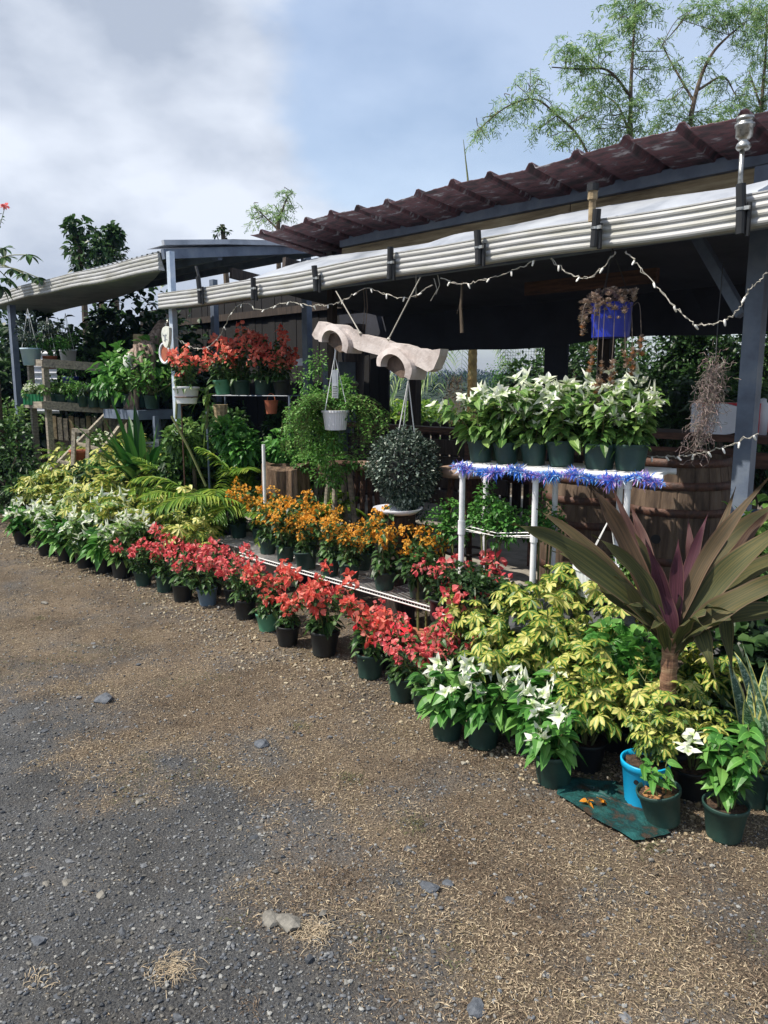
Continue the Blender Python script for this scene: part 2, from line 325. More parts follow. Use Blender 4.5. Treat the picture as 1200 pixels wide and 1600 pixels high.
        me.polygons.add(len(lens)); st = np.concatenate([[0], np.cumsum(lens)[:-1]]).astype(np.int32)
        me.polygons.foreach_set('loop_start', st); me.polygons.foreach_set('loop_total', lens)
        me.polygons.foreach_set('material_index', np.concatenate(s.mi).astype(np.int32))
        me.polygons.foreach_set('use_smooth', np.full(len(lens), smooth))
        uvl = me.uv_layers.new(name='UVMap'); UVs = np.concatenate(s.uv); uvl.data.foreach_set('uv', UVs[idx].astype(np.float32).ravel())
        at = me.attributes.new('rnd', 'FLOAT', 'POINT'); at.data.foreach_set('value', np.concatenate(s.rn).astype(np.float32))
        for m in s.mats: me.materials.append(m)
        me.update(calc_edges=True); me.validate(); return me
def rotm(r):
    from mathutils import Euler
    return np.array(Euler(r).to_matrix())
def tagp(o, label=None, cat=None, group=None, kind=None):
    if label: o['label'] = label
    if cat: o['category'] = cat
    if group: o['group'] = group
    if kind: o['kind'] = kind
    return o
def obj(name, mb, parent=None, smooth=False, loc=(0, 0, 0), label=None, cat=None, group=None, kind=None, rz=0):
    me = mb if isinstance(mb, bpy.types.Mesh) else mb.mesh(name, smooth)
    o = bpy.data.objects.new(name, me); COL.objects.link(o); o.location = loc; o.rotation_euler = (0, 0, rz)
    if parent is not None: o.parent = parent
    return tagp(o, label, cat, group, kind)
def thing(name, label, cat, loc=(0, 0, 0), rz=0, group=None, sc=1.):
    o = bpy.data.objects.new(name, None); COL.objects.link(o); o.empty_display_size = .05
    o.location = tuple(float(c) for c in loc); o.rotation_euler = (0, 0, rz); o.scale = (sc,)*3 if isinstance(sc, (int, float)) else sc
    return tagp(o, label, cat, group)
def rg(seed): return np.random.default_rng(seed)
def unit(v): return v/np.maximum(np.linalg.norm(v, axis=-1, keepdims=True), 1e-9)
def vnoise(x, y, sc, seed):
    r = rg(seed); T = r.uniform(0, 1, (256, 256)); x = x/sc+1000; y = y/sc+1000
    xi = np.floor(x).astype(int); yi = np.floor(y).astype(int); fx = x-xi; fy = y-yi; fx = fx*fx*(3-2*fx); fy = fy*fy*(3-2*fy)
    g = lambda a, b: T[a % 256, b % 256]
    return (g(xi, yi)*(1-fx)+g(xi+1, yi)*fx)*(1-fy)+(g(xi, yi+1)*(1-fx)+g(xi+1, yi+1)*fx)*fy
def fbm(x, y, sc, seed, o=4):
    return sum(vnoise(x, y, sc/2**i, seed+i)*.5**i for i in range(o))/sum(.5**i for i in range(o))

# ------------------------------------------------------------------ ground
def gz(x, y):
    """height of the yard: almost level, low ruts and lumps"""
    f = np.clip((x+16)/3, 0, 1)*np.clip((5-x)/2, 0, 1)*np.clip((y+3)/2, 0, 1)*np.clip((6-y)/2, 0, 1)
    return f*((fbm(x, y, .9, 11)-.5)*.06+(fbm(x, y, .12, 21, 3)-.5)*.018)
def grassy(x, y):
    """1 in dry turf, 0 on bare gravel"""
    edge = np.interp(x, [-9, -6, -4.3, -2.8, -1.9, -1.3, -.8, -.3, 1], [.6, .8, 1.1, 1.42, 1.6, 1.35, .95, .6, .4])+(fbm(x, y, .6, 31)-.5)*.9
    m = np.clip((y-edge+.8*(fbm(x, y, .16, 43)-.5))/.55+.45, 0, 1)
    return m*np.clip(.62+1.5*(fbm(x, y, .28, 41)-.3), .25, 1)
xs = np.concatenate([[-1500, -600, -250, -120, -60, -35, -24], np.arange(-18, -9, .15), np.arange(-9, .8, .028), np.arange(.8, 5, .2), [8, 14, 25, 60, 150, 500, 1500]])
ys = np.concatenate([[-1500, -500, -150, -50, -20, -8, -4], np.arange(-2, .3, .12), np.arange(.3, 3.3, .028), np.arange(3.3, 8, .25), [11, 16, 24, 40, 70, 150, 500, 1500]])
X, Y = np.meshgrid(xs, ys, indexing='ij'); Zg = gz(X, Y)
g = MB(); nx, ny = X.shape; ii = np.arange(nx-1)[:, None]*ny+np.arange(ny-1)[None]
m, t, b = principled('ground_soil')
gm = t.nodes.new('ShaderNodeAttribute'); gm.attribute_name = 'rnd'
n_a = noise(t, 9, 8, .65); n_b = noise(t, 160, 5, .7); n_c = noise(t, 2.2, 5, .6)
cg = ramp(t, n_b, ['#36383b', '#535456', '#6c6d6d', '#868481'], [.3, .45, .58, .75])
cs = ramp(t, n_b, ['#41382f', '#6a5d4e', '#887a67', '#9e907b'], [.28, .45, .58, .75])
f_ = mathn('ADD', gm.outputs['Fac'], mathn('MULTIPLY', mathn('SUBTRACT', n_a, .5, tree=t), .9, tree=t), clamp=True, tree=t)
x_ = t.nodes.new('ShaderNodeMixRGB'); t.links.new(f_, x_.inputs[0]); t.links.new(cg, x_.inputs[1]); t.links.new(cs, x_.inputs[2])
y_ = t.nodes.new('ShaderNodeMixRGB'); y_.blend_type = 'MULTIPLY'; y_.inputs[0].default_value = .7; t.links.new(x_.outputs[0], y_.inputs[1])
t.links.new(ramp(t, n_c, ['#b5b2ae', '#ffffff'], [.35, .62]), y_.inputs[2]); t.links.new(y_.outputs[0], b.inputs['Base Color'])
b.inputs['Roughness'].default_value = .95; b.inputs['Specular IOR Level'].default_value = .2
vo = t.nodes.new('ShaderNodeTexVoronoi'); vo.inputs['Scale'].default_value = 95; tcg = t.nodes.new('ShaderNodeTexCoord'); t.links.new(tcg.outputs['Object'], vo.inputs['Vector'])
bump(t, b, mathn('ADD', mathn('MULTIPLY', vo.outputs[0], -.5, tree=t), n_b, tree=t), 1.0, .012)
g.add(np.stack([X, Y, Zg], -1).reshape(-1, 3), np.stack([ii, ii+ny, ii+ny+1, ii+1], -1).reshape(-1, 4), m, rn=grassy(X, Y).ravel())
obj('ground', g, smooth=True, kind='structure')

def scatter(n, seed, x0=-10.5, x1=1.2, y0=.15, y1=3.4, k=1.3):
    """points over the yard, denser near the spot where one stands"""
    r = rg(seed); out = []
    tot = 0
    while tot < n:
        x = r.uniform(x0, x1, n*3); y = r.uniform(y0, y1, n*3)
        d = np.hypot(x+.6, y-.3)+.9
        keep = r.uniform(0, 1, n*3) < (1.6/d)**k
        out.append(np.stack([x, y], -1)[keep]); tot += keep.sum()
    return np.concatenate(out)[:n]
M_gravel = attrmat('gravel_stone', ['#3c4046', '#50545a', '#64686d', '#77797c', '#9c9c98', '#605d57', '#696762'])
M_pebble = attrmat('pebble_stone', ['#5f5548', '#8a7b66', '#a5967a', '#bfb399', '#7d7c79', '#94805e'])
M_straw = attrmat('dry_straw', ['#352b23', '#645242', '#877460', '#a39078', '#cbbb9e', '#9f8c72', '#78704f', '#586040'])
r = rg(5)
P = scatter(150000, 51); gr = grassy(P[:, 0], P[:, 1]); keep = r.uniform(0, 1, len(P)) > gr*.8; P = P[keep]
R = .002+.0075*r.power(.3, len(P))**1.3; R[r.uniform(0, 1, len(P)) < .004] *= 2.2
mb = MB(); mb.rocks(np.column_stack([P, gz(P[:, 0], P[:, 1])+R*.25]), R, M_gravel, r)
P2 = scatter(420, 54, k=1.); g2 = grassy(P2[:, 0], P2[:, 1]); P2 = P2[r.uniform(0, 1, len(P2)) > g2*.75]; R2 = r.uniform(.009, .024, len(P2)); mb.rocks(np.column_stack([P2, gz(P2[:, 0], P2[:, 1])-R2*.02]), R2, M_gravel, r, .28, rn=r.uniform(.1, .55, len(P2)))
obj('gravel', mb, kind='stuff', label='loose grey crushed stone spread over the bare part of the yard')
P = scatter(12000, 53, -9.5, -1.0, 2.2, 3.3, .2); w = np.exp(-((P[:, 1]-2.62-.1*np.sin(P[:, 0]*2))/.22)**2); P = P[r.uniform(0, 1, len(P)) < w+.04]
R = .004+.010*r.power(.5, len(P)); mb = MB(); mb.rocks(np.column_stack([P, gz(P[:, 0], P[:, 1])+R*.35]), R, M_pebble, r, .75)
obj('pebbles', mb, kind='stuff', label='cream and tan pebbles strewn along the foot of the flower pots')
P = scatter(520000, 57, k=1.2); gr = grassy(P[:, 0], P[:, 1]); tuft = fbm(P[:, 0], P[:, 1], .16, 61)
P = P[r.uniform(0, 1, len(P)) < np.clip(gr*1.1*(.25+1.5*tuft), 0.02*(tuft > .58)+.004, 1)]; n = len(P)
a = r.uniform(0, 6.283, n); el = np.abs(r.normal(.16, .3, n)); D = np.stack([np.cos(a)*np.cos(el), np.sin(a)*np.cos(el), np.sin(el)], -1)
rn = np.clip(-.12+1.1*fbm(P[:, 0], P[:, 1], .3, 71)+r.normal(0, .2, n), 0, .8); gp = fbm(P[:, 0], P[:, 1], .45, 81) > .64; rn[gp & (r.uniform(0, 1, n) < .45)] = .97
mb = MB(); mb.leaves(np.column_stack([P, gz(P[:, 0], P[:, 1])+r.uniform(-.001, .007, n)]), D, M_straw, np.where(r.uniform(0, 1, n) < .75, r.uniform(.004, .014, n), r.uniform(.012, .034, n)), r.uniform(.001, .0036, n), fold=.2, droop=.35, seg=2, rn=rn, shape='narrow', rng=r)
obj('dry_grass', mb, kind='stuff', label='short dry straw coloured grass covering the yard before the pots')
M_chip = mat('stone_chip', ['#57544e', '#716e67', '#87837a'], .85, 40, bmp=.6, bd=.004); M_slate = mat('stone_slate', ['#3b3f46', '#50555c', '#666a70'], .85, 40, bmp=.7, bd=.004)
# bigger tufts of dry grass and named rocks
def tuft(px, py, label, n=230, Ln=.06, seed=1, rnc=.55):
    c = atz(px, py, 0); rr = rg(seed); P = rr.normal(0, .028, (n, 2)); a = rr.uniform(0, 6.28, n); el = rr.uniform(.1, 1.1, n)
    D = np.stack([np.cos(a)*np.cos(el), np.sin(a)*np.cos(el), np.sin(el)], -1)
    mb = MB(); mb.leaves(np.column_stack([P, np.full(n, .0)]), D, M_straw, rr.uniform(.4, 1, n)*Ln, .0017, droop=.6, seg=4, rn=np.clip(rr.normal(rnc, .08, n), 0, .8), shape='narrow', rng=rr)
    obj('grass_tuft', mb, loc=(c[0], c[1], gz(c[0], c[1])+.002), label=label, cat='grass tuft', group='tufts of dry grass on the gravel')
tuft(268, 1525, 'straw coloured grass tuft on bare gravel near the bottom edge of the photo', seed=2)
tuft(488, 1465, 'pale grass tuft beside the broken flat stone on the gravel', seed=3)
tuft(385, 1575+0, 'small brown tuft lying on gravel right of the straw tuft', 70, .035, seed=4, rnc=.25)
tuft(70, 1540, 'thin dry tuft on gravel at lower left', 50, .06, seed=5)
def rock(px, py, w, label, seed, col=M_rock, flat=.5, name='stone', group='loose stones lying on the yard', z=0):
    c = atz(px, py, z); d = np.linalg.norm(c-[0, 0, CAMH]); R = w/2*d/FPX
    rr = rg(seed); mb = blob(R, flat, col, rr, 2)
    return obj(name, mb, smooth=False, loc=(c[0], c[1], gz(c[0], c[1])+R*flat*.2+z), label=label, cat='stone', group=group)
def blob(R, flat, m, rr, sub=3, amp=.28):
    import bmesh
    bm = bmesh.new(); bmesh.ops.create_icosphere(bm, subdivisions=sub, radius=1)
    V = np.array([v.co[:] for v in bm.verts]); F = np.array([[v.index for v in f.verts] for f in bm.faces]); bm.free()
    nrm = rr.normal(0, 1, (14, 3)); nrm = unit(nrm); cut = rr.uniform(.5, .85, 14)
    s = np.min(np.where(V@nrm.T > .05, cut/np.maximum(V@nrm.T, .05), 9), axis=1); s = np.minimum(s, 1.05)
    s = s*(1+rr.normal(0, .015, len(V)))
    V = V*s[:, None]*np.array([rr.uniform(.95, 1.2), rr.uniform(.75, 1), flat])*R
    return MB().add(V, F, m)
for i, (px, py, w, lb) in enumerate([
    (73, 1385, 14, 'small pale grey stone left of two dark stones on the gravel'), (104, 1382, 18, 'rounded slate grey stone between a pale and a black stone'),
    (160, 1402, 22, 'dark angular stone right of the pale stone pair on gravel'), (58, 1478, 26, 'grey wedge shaped stone on gravel near the left edge'),
    (425, 1445, 42, 'pale broken stone beside the dry tuft'), (452, 1448, 44, 'blue grey flat stone right of the pale broken stone'),
    (745, 1582, 34, 'slate stone at the bottom edge of the photo'), (672, 1092+300, 34, 'dark stone half sunk in turf below the tarp'),
    (410, 1168, 34, 'blue grey stone sunk in the dry turf at mid yard'), (165, 1096, 34, 'flat grey stone sunk in turf at left of the yard'),
    (218, 1253, 16, 'pale tan stone chip on the edge of the turf'), (375, 1292, 12, 'small white stone chip beside brown dead moss'),
    (700, 1385, 20, 'square black stone in dry turf at centre right'), (640, 1330, 12, 'light tan chip on turf right of centre'), (796, 1408, 20, 'round grey stone on turf at lower right'), (70, 940, 14, 'white stone on dry turf at far left')]):
    rock(px, py, w, lb, 100+i, M_chip if ('pale' in lb or 'white' in lb or 'tan' in lb) else M_slate, .5)

# ------------------------------------------------------------------ main shelter
GY = 3.60; XR = -0.2; XL = -6.9
def sheetgrid(xs, rows, m, thick=.004):
    """rows: list of functions x -> (y, z); a thin two sided sheet"""
    mb = MB(); nx = len(xs); nr = len(rows)
    top = np.array([[(x, *fn(x)) for fn in rows] for x in xs]); bot = top-np.array([0, 0, thick])
    i = np.arange(nx-1)[:, None]*nr+np.arange(nr-1)[None]
    mb.add(top.reshape(-1, 3), np.stack([i, i+nr, i+nr+1, i+1], -1).reshape(-1, 4), m)
    mb.add(bot.reshape(-1, 3), np.stack([i, i+1, i+nr+1, i+nr], -1).reshape(-1, 4), m)
    ed = np.concatenate([top[:, 0], bot[:, 0]]); k = np.arange(nx-1); mb.add(ed, np.stack([k, k+nx, k+nx+1, k+1], -1), m)
    return mb
def rib(x, x0, per=.302, h=.034):
    u = ((x-x0)/per) % 1.0; u = min(u, 1-u)*per
    big = h*np.clip((.034-u)/.018, 0, 1)
    v = abs(((x-x0)/per*3) % 1.0-.5)*per/3
    return big+.0022*np.clip((.5*per/3-v-.03)/.008, 0, 1)*(u > .05)
def gutter_mb(xa, xb, y0, z0, h, wob, ends=True):
    prof = [(.06, 0.), (0., 0.)]
    for k in range(4):
        a = h*(k+.0)/4; b_ = h*(k+1.)/4
        prof += [(-.002, a+.003), (-.007, a+.008), (-.009, a+.5*h/4), (-.006, b_-.008), (-.001, b_-.003)]
    prof += [(-.006, h), (-.006, h+.006), (.016, h+.006), (.016, h-.012)]
    prof = np.array(prof); xs = np.arange(xa, xb+.001, .12)
    v = np.array([[(x, y0+p[0]+wob(x)[0], z0+p[1]+wob(x)[1]) for p in prof] for x in xs]); n = len(prof)
    i = np.arange(len(xs)-1)[:, None]*n+np.arange(n-1)[None]
    mb = MB(); mb.add(v.reshape(-1, 3), np.stack([i, i+n, i+n+1, i+1], -1).reshape(-1, 4), M_gutter)
    for q in (0, len(xs)-1): mb.add(v[q], [tuple(range(n))], M_gutter)
    return mb
sh = thing('open_shelter', 'open shelter with red corrugated roof, grey posts and white gutter in front', 'shelter', (0, 0, 0))
wobm = lambda x: (.006*math.sin(x*2.1), .006*math.sin(x*1.7+1)+.004*math.sin(x*4.3))
obj('gutter', gutter_mb(XL, XR+.2, GY, 2.285, .135, wobm), sh)
def back(x): return (4.33, 2.60+.02*math.sin(x)-(.0 if x > -5.0 else .09*min(1.9, -5.0-x)))
xs_ = np.arange(XL+.02, XR+.2, .1)
obj('lean_to_sheet', sheetgrid(xs_, [lambda x: (GY+.012, 2.422+wobm(x)[1]), lambda x: (GY+.2, 2.50-(.04 if x < -5 else 0)+.018*math.sin(x*3.3)+.01*math.sin(x*9)), lambda x: (GY+.42, (2.56+back(x)[1])/2-.01+.02*math.sin(x*2.3+1)), back], M_sheet), sh, smooth=True)
xr0 = atY(978, 214, 3.85)[0]
rows = [lambda x, q=q: (3.85+q, 2.835+rib(x, xr0)-.13*q+.01*math.sin(x*5)) for q in (0, .05, .25, .5, 1.2, 2.0, 2.9)]
obj('roof', sheetgrid(np.arange(-5.72, .9, .0118), rows, M_rust, .003), sh)
mb = MB(); mb.beam((-5.1, 4.34, 2.755), (.6, 4.34, 2.755), .05, .075, M_steel); obj('purlin', mb, sh)
mb = MB(); mb.beam((-5.12, 4.37, 2.655), (-2.9, 4.37, 2.655), .03, .12, M_woodp); mb.beam((-2.892, 4.372, 2.65), (.6, 4.372, 2.66), .032, .13, M_woodp); obj('fascia', mb, sh)
mb = MB()
for x in np.arange(-6.6, .8, 1.1): mb.beam((x, 3.75, 2.36), (x, 4.3, 2.5), .04, .07, M_steel)
mb.beam((-6.9, 3.74, 2.32), (.6, 3.74, 2.32), .05, .06, M_steel); obj('front_frame', mb, sh)
def post(x, y, z0, z1, w, m): 
    mb = MB(); mb.box((x, y, (z0+z1)/2), (w, w*.8, z1-z0), m); mb.box((x, y, z0+.006), (w*1.6, w*1.5, .012), m); return mb
pxr = float(atY(1172, 600, 4.3)[0]); obj('post', post(pxr, 4.3, -.03, 2.70, .092, M_steel), sh)
obj('post', post(-6.83, 3.70, -.03, 2.82, .065, M_steell), sh)
obj('post', post(.9, 3.92, -.03, 2.36, .135, M_steel), sh)
obj('post', post(float(atY(519, 480, 4.42)[0]), 4.42, -.03, 2.72, .07, M_woodd), sh)
for x in (-6.4, -3.9, -1.6): obj('post', post(x, 6.55, -.03, 2.42, .12, M_woodd), sh)
mb = MB(); mb.beam(atY(1085, 362, 4.42), atY(1160, 492, 4.4), .06, .055, M_steel); obj('brace', mb, sh)
mb = MB(); mb.beam(atY(822, 452, 4.7), atY(1028, 430, 4.7), .04, .09, M_woodb); obj('ceiling_plank', mb, sh)
mb = MB(); mb.beam((-7.2, 6.5, 2.42), (.6, 6.5, 2.42), .08, .16, M_woodd)
for x in np.arange(-6.9, .8, .9): mb.beam((x, 4.4, 2.70), (x, 6.6, 2.43), .05, .1, M_woodd)
obj('rafter', mb, sh)
mb = MB(); xx = np.arange(-7.6, .8, .25); v = []
for i, x in enumerate(xx):
    lo = 1.98+.025*(x+4)+.02*math.sin(x*3) if x > -6.6 else 2.0-.12*(-6.6-x)
    v += [(x, 6.42+.02*math.sin(x*5), 2.45), (x, 6.42+.04*math.sin(x*4), lo)]
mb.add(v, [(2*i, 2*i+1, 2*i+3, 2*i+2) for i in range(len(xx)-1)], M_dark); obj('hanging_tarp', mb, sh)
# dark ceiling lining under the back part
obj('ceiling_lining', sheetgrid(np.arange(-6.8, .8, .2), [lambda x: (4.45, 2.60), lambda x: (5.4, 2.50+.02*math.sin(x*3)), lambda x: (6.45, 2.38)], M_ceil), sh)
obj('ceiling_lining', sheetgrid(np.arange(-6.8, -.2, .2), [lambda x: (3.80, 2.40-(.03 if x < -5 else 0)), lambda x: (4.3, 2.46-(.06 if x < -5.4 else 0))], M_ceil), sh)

# pipe stubs strapped to the gutter
stubs = [(313, 432, 474, 'first'), (396, 434, 468, 'second'), (494, 415, 455, 'third'), (609, 386, 436, 'fourth'), (748, 360, 414, 'fifth'), (928, 328, 386, 'sixth'), (1157, 288, 366, 'seventh')]
for i, (px, y0, y1, nm) in enumerate(stubs):
    t0 = atY(px, y1, GY-.045); t1 = atY(px, y0, GY-.045)
    t = thing('pipe_holder', 'black pipe stub strapped to the white gutter, %s one from the left' % nm, 'pipe holder', (t0[0], GY-.045, t0[2]), group='black pipe stubs strapped along the gutter')
    h = t1[2]-t0[2]; ln = .012*(1 if i % 2 else -1)
    mb = MB(); mb.tube([(0, 0, 0), (ln*.4, 0, h*.5), (ln, -.005, h)], .021, M_black, 12)
    mb.tube([(.024, .012, -.01), (.024, .012, h*.62)], .012, M_black, 8); obj('pipe', mb, t, smooth=False)
    c = MB(); c.tube([(ln*.4, 0, h*.5-.006), (ln*.4, 0, h*.5+.006)], .0245, M_chrome, 14); c.box((.03+ln*.4, -.012, h*.5), (.022, .014, .016), M_chrome); obj('hose_clamp', c, t)
    if nm == 'first':
        d = MB(); d.tube([(ln, 0, h), (-.03, 0, h+.05), (-.05, 0, h+.09)], .012, M_black, 8); obj('cut_tail', d, t)
t0 = atY(1157, 290, GY-.045)
t = thing('garden_torch', 'silver garden torch on a thin pole in the gutter pipe at far right', 'torch', t0)
mb = MB(); mb.tube([(0, 0, -.1), (-.004, 0, .17)], .011, M_chrome, 10); obj('pole', mb, t, smooth=True)
mb = MB(); mb.lathe([(.001, .14), (.03, .142), (.04, .155), (.034, .17), (.022, .185), (.03, .195), (.042, .205), (.044, .25), (.05, .256), (.05, .268), (.038, .272), (.038, .285), (.044, .288), (.042, .305), (.001, .31)], M_chrome, 20); lh = obj('lamp_head', mb, t, smooth=True, loc=(0, 0, .03)); lh.scale = (.82, .82, .82)
t0 = atY(925, 330, GY-.045)
t = thing('garden_torch', 'tan wooden torch with a black cap in the sixth gutter pipe', 'torch', t0)
mb = MB(); mb.tube([(0, 0, -.05), (0, 0, .06)], .018, M_woodp, 10); mb.tube([(0, 0, .055), (0, 0, .1)], .025, M_woodp, 10); obj('pole', mb, t)
mb = MB(); mb.tube([(0, 0, .095), (0, 0, .13)], .03, M_black, 12); obj('cap', mb, t)

# ------------------------------------------------------------------ side shelter on the left
sd = thing('side_shelter', 'lower side shelter with pale sagging roof and ribbed white gutter at left', 'shelter')
obj('gutter', gutter_mb(-13.2, XL-.03, GY+.05, 2.675, .15, lambda x: (.01*math.sin(x*1.3), .012*math.sin(x*1.1)+.004*math.sin(x*4))), sd)
def corr(x, a=.012, p=.11): return a*math.sin(x/p*6.283)
obj('roof_sheet', sheetgrid(np.arange(-13.2, XL, .022), [lambda x: (GY+.07, 2.835+corr(x)), lambda x: (4.6, 2.98+corr(x)), lambda x: (5.8, 3.17+corr(x))], M_zinc, .003), sd, smooth=True)
mb = MB(); mb.beam((XL, 3.66, 2.80), (XL, 5.8, 3.10), .05, .09, M_steel); obj('edge_beam', mb, sd)
mb = MB(); 
for i in range(22):
    q = i/21; mb.tube([(XL+.02, 3.68+2.1*q, 2.875+.3*q+.014*math.sin(i*1.9)), (XL+.02, 3.68+2.1*(i+1)/21, 2.875+.3*(i+1)/21+.014*math.sin((i+1)*1.9))], .017, M_sheet, 6)
mb2 = sheetgrid(np.arange(XL-.35, XL+.06, .05), [lambda x: (3.68, 2.89), lambda x: (4.4, 3.0+.02*math.sin(x*30)), lambda x: (5.1, 3.09-.02*math.sin(x*22)), lambda x: (5.8, 3.20)], M_sheet)
for k_, (ya, yb, za, zb) in enumerate(((3.64, 4.35, 2.895, 2.985), (4.35, 5.1, 2.985, 3.06), (5.1, 5.8, 3.05, 3.21))): mb2.beam((XL+.05-.01*k_, ya, za), (XL+.06-.01*k_, yb, zb), .05, .045, M_sheet)
obj('edge_flashing', mb2, sd)
for x, y in ((-11.42, 3.75), (-10.2, 6.2), (-7.6, 5.9)): obj('post', post(x, y, -.03, 2.66 if y < 4 else 3.1, .1, M_steel), sd)
mb = MB()
for y, z in ((4.3, 2.86), (5.0, 2.98), (5.75, 3.09)): mb.beam((-13, y, z), (XL-.03, y, z), .05, .08, M_steel)
obj('rafter', mb, sd)
# torn plastic hanging under the left roof
mb = MB(); xx = np.linspace(0, 1, 16); yy = np.linspace(0, 1, 10); v = []
A0 = atY(-40, 478, 3.8); A1 = atY(250, 414, 3.8); B0 = atY(70, 494, 4.9); B1 = atY(225, 452, 4.9)
for a_ in xx:
    for c_ in yy:
        tp = A0*(1-a_)+A1*a_; bt = B0*(1-a_)+B1*a_
        p = tp*(1-c_)+bt*c_; p = p+np.array([0, .05*math.sin(a_*7+c_*3), -.02*math.sin(c_*3.14)*math.sin(a_*3.14)]); v.append(p)
mb.add(v, [(i*10+j, i*10+j+1, (i+1)*10+j+1, (i+1)*10+j) for i in range(15) for j in range(9)], M_zinc)
obj('plastic_sheet', mb, smooth=True, label='grey plastic sheet sagging under the side shelter roof', cat='plastic sheet')

# ------------------------------------------------------------------ back of the place
mb = MB(); mb.box((-4.2, 6.2, .06), (8.2, 3.9, .18), M_slab); obj('floor_slab', mb, kind='structure')
# dark plank wall of the building behind
wl = thing('plank_wall', 'dark plank wall closing the shelter behind the red flowers', 'wall', (0, 0, 0))
for x in np.arange(-14.5, -7.5, .19):
    pass
mb = MB()
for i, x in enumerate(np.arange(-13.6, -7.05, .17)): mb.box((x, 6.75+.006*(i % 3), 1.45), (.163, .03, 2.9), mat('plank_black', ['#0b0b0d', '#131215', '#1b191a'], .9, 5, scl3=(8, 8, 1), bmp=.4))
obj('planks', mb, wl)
mb = MB(); mb.box((-10.3, 6.71, 2.62), (6.6, .05, .1), M_woodd); obj('rail', mb, wl)
# small window with white frame piece seen over the shelf
p = atY(455, 566, 6.5); mb = MB(); mb.box(p, (.62, .02, .1), M_whitep); mb.box(p+np.array([.05, -.013, 0]), (.06, .006, .1), M_brick); mb.box(p+np.array([-.16, -.013, 0]), (.05, .006, .1), M_brick)
obj('painted_board', mb, label='white painted board with rust stains on the dark wall', cat='board')
# trunk post at the left side of the view through
mb = MB(); p = atY(552, 640, 6.2); mb.tube([(p[0], 6.2, .1), (p[0]-.02, 6.2, 1.2), (p[0]+.03, 6.22, 2.3)], [.15, .13, .12], M_woodd, 10)
obj('tree_trunk_post', mb, smooth=True, label='dark rough trunk post left of the hill view', cat='post')
mb = MB(); mb.beam(atY(515, 670, 6.0), atY(556, 598, 6.0), .06, .05, M_woodg); obj('leaning_plank', mb, label='grey plank leaning against the dark trunk post', cat='plank')
p = atY(530, 610, 5.9); mb = MB(); mb.box(p+np.array([0, 0, -.05]), (.3, .25, .75), M_steel); mb.box(p+np.array([0, 0, -.6]), (.26, .22, .4), M_steel); obj('metal_cabinet', mb, label='dull grey metal cabinet beside the trunk post', cat='cabinet')
# rear picket fence with bar in front
FY = 6.9
fe = thing('picket_fence', 'dark round topped picket fence behind the hanging plants', 'fence')
x0 = atY(555, 655, FY)[0]; x1 = atY(705, 668, FY)[0]; zt = 1.15
pk = MB()
for i, x in enumerate(np.arange(x0-.7, x1+1.8, .155)):
    w = .058; hh = zt+.012*math.sin(i*2.2)
    poly = [(x-w, 0.0), (x+w, 0.0)]+[(x+w*math.cos(a), hh-.06+w*math.sin(a)) for a in np.linspace(0, math.pi, 9)]
    n = len(poly); v = [(q[0], FY, q[1]) for q in poly]+[(q[0], FY+.02, q[1]) for q in poly]
    pk.add(v, [tuple(range(n)), tuple(range(2*n-1, n-1, -1))]+[(k, k+n, (k+1) % n+n, (k+1) % n) for k in range(n)], M_woodd)
obj('pickets', pk, fe)
mb = MB(); mb.beam((x0-.7, FY-.03, 1.03), (x1+1.8, FY-.03, 1.03), .04, .08, M_woodb); mb.beam((x0-.7, FY-.03, .55), (x1+1.8, FY-.03, .55), .04, .08, M_woodb); obj('rail', mb, fe)
bw = thing('bar_front', 'low dark brown plank bar with a worn top rail behind the ball plant', 'counter')
mb = MB(); a = atY(560, 668, 5.9); b_ = atY(735, 690, 5.9)
mb.box(((a[0]+b_[0])/2, 5.9, 1.13), (b_[0]-a[0]+1.0, .16, .05), M_woodb); obj('top', mb, bw)
mb = MB()
for z in (.95, .78, .6, .42): mb.box(((a[0]+b_[0])/2, 5.93, z), (b_[0]-a[0]+.9, .03, .15), M_woodd)
obj('planks', mb, bw)
mb = MB(); mb.box((atY(732, 700, 5.8)[0], 5.85, .62), (.1, .1, .95), M_brick if False else M_woodb); obj('post', mb, bw)

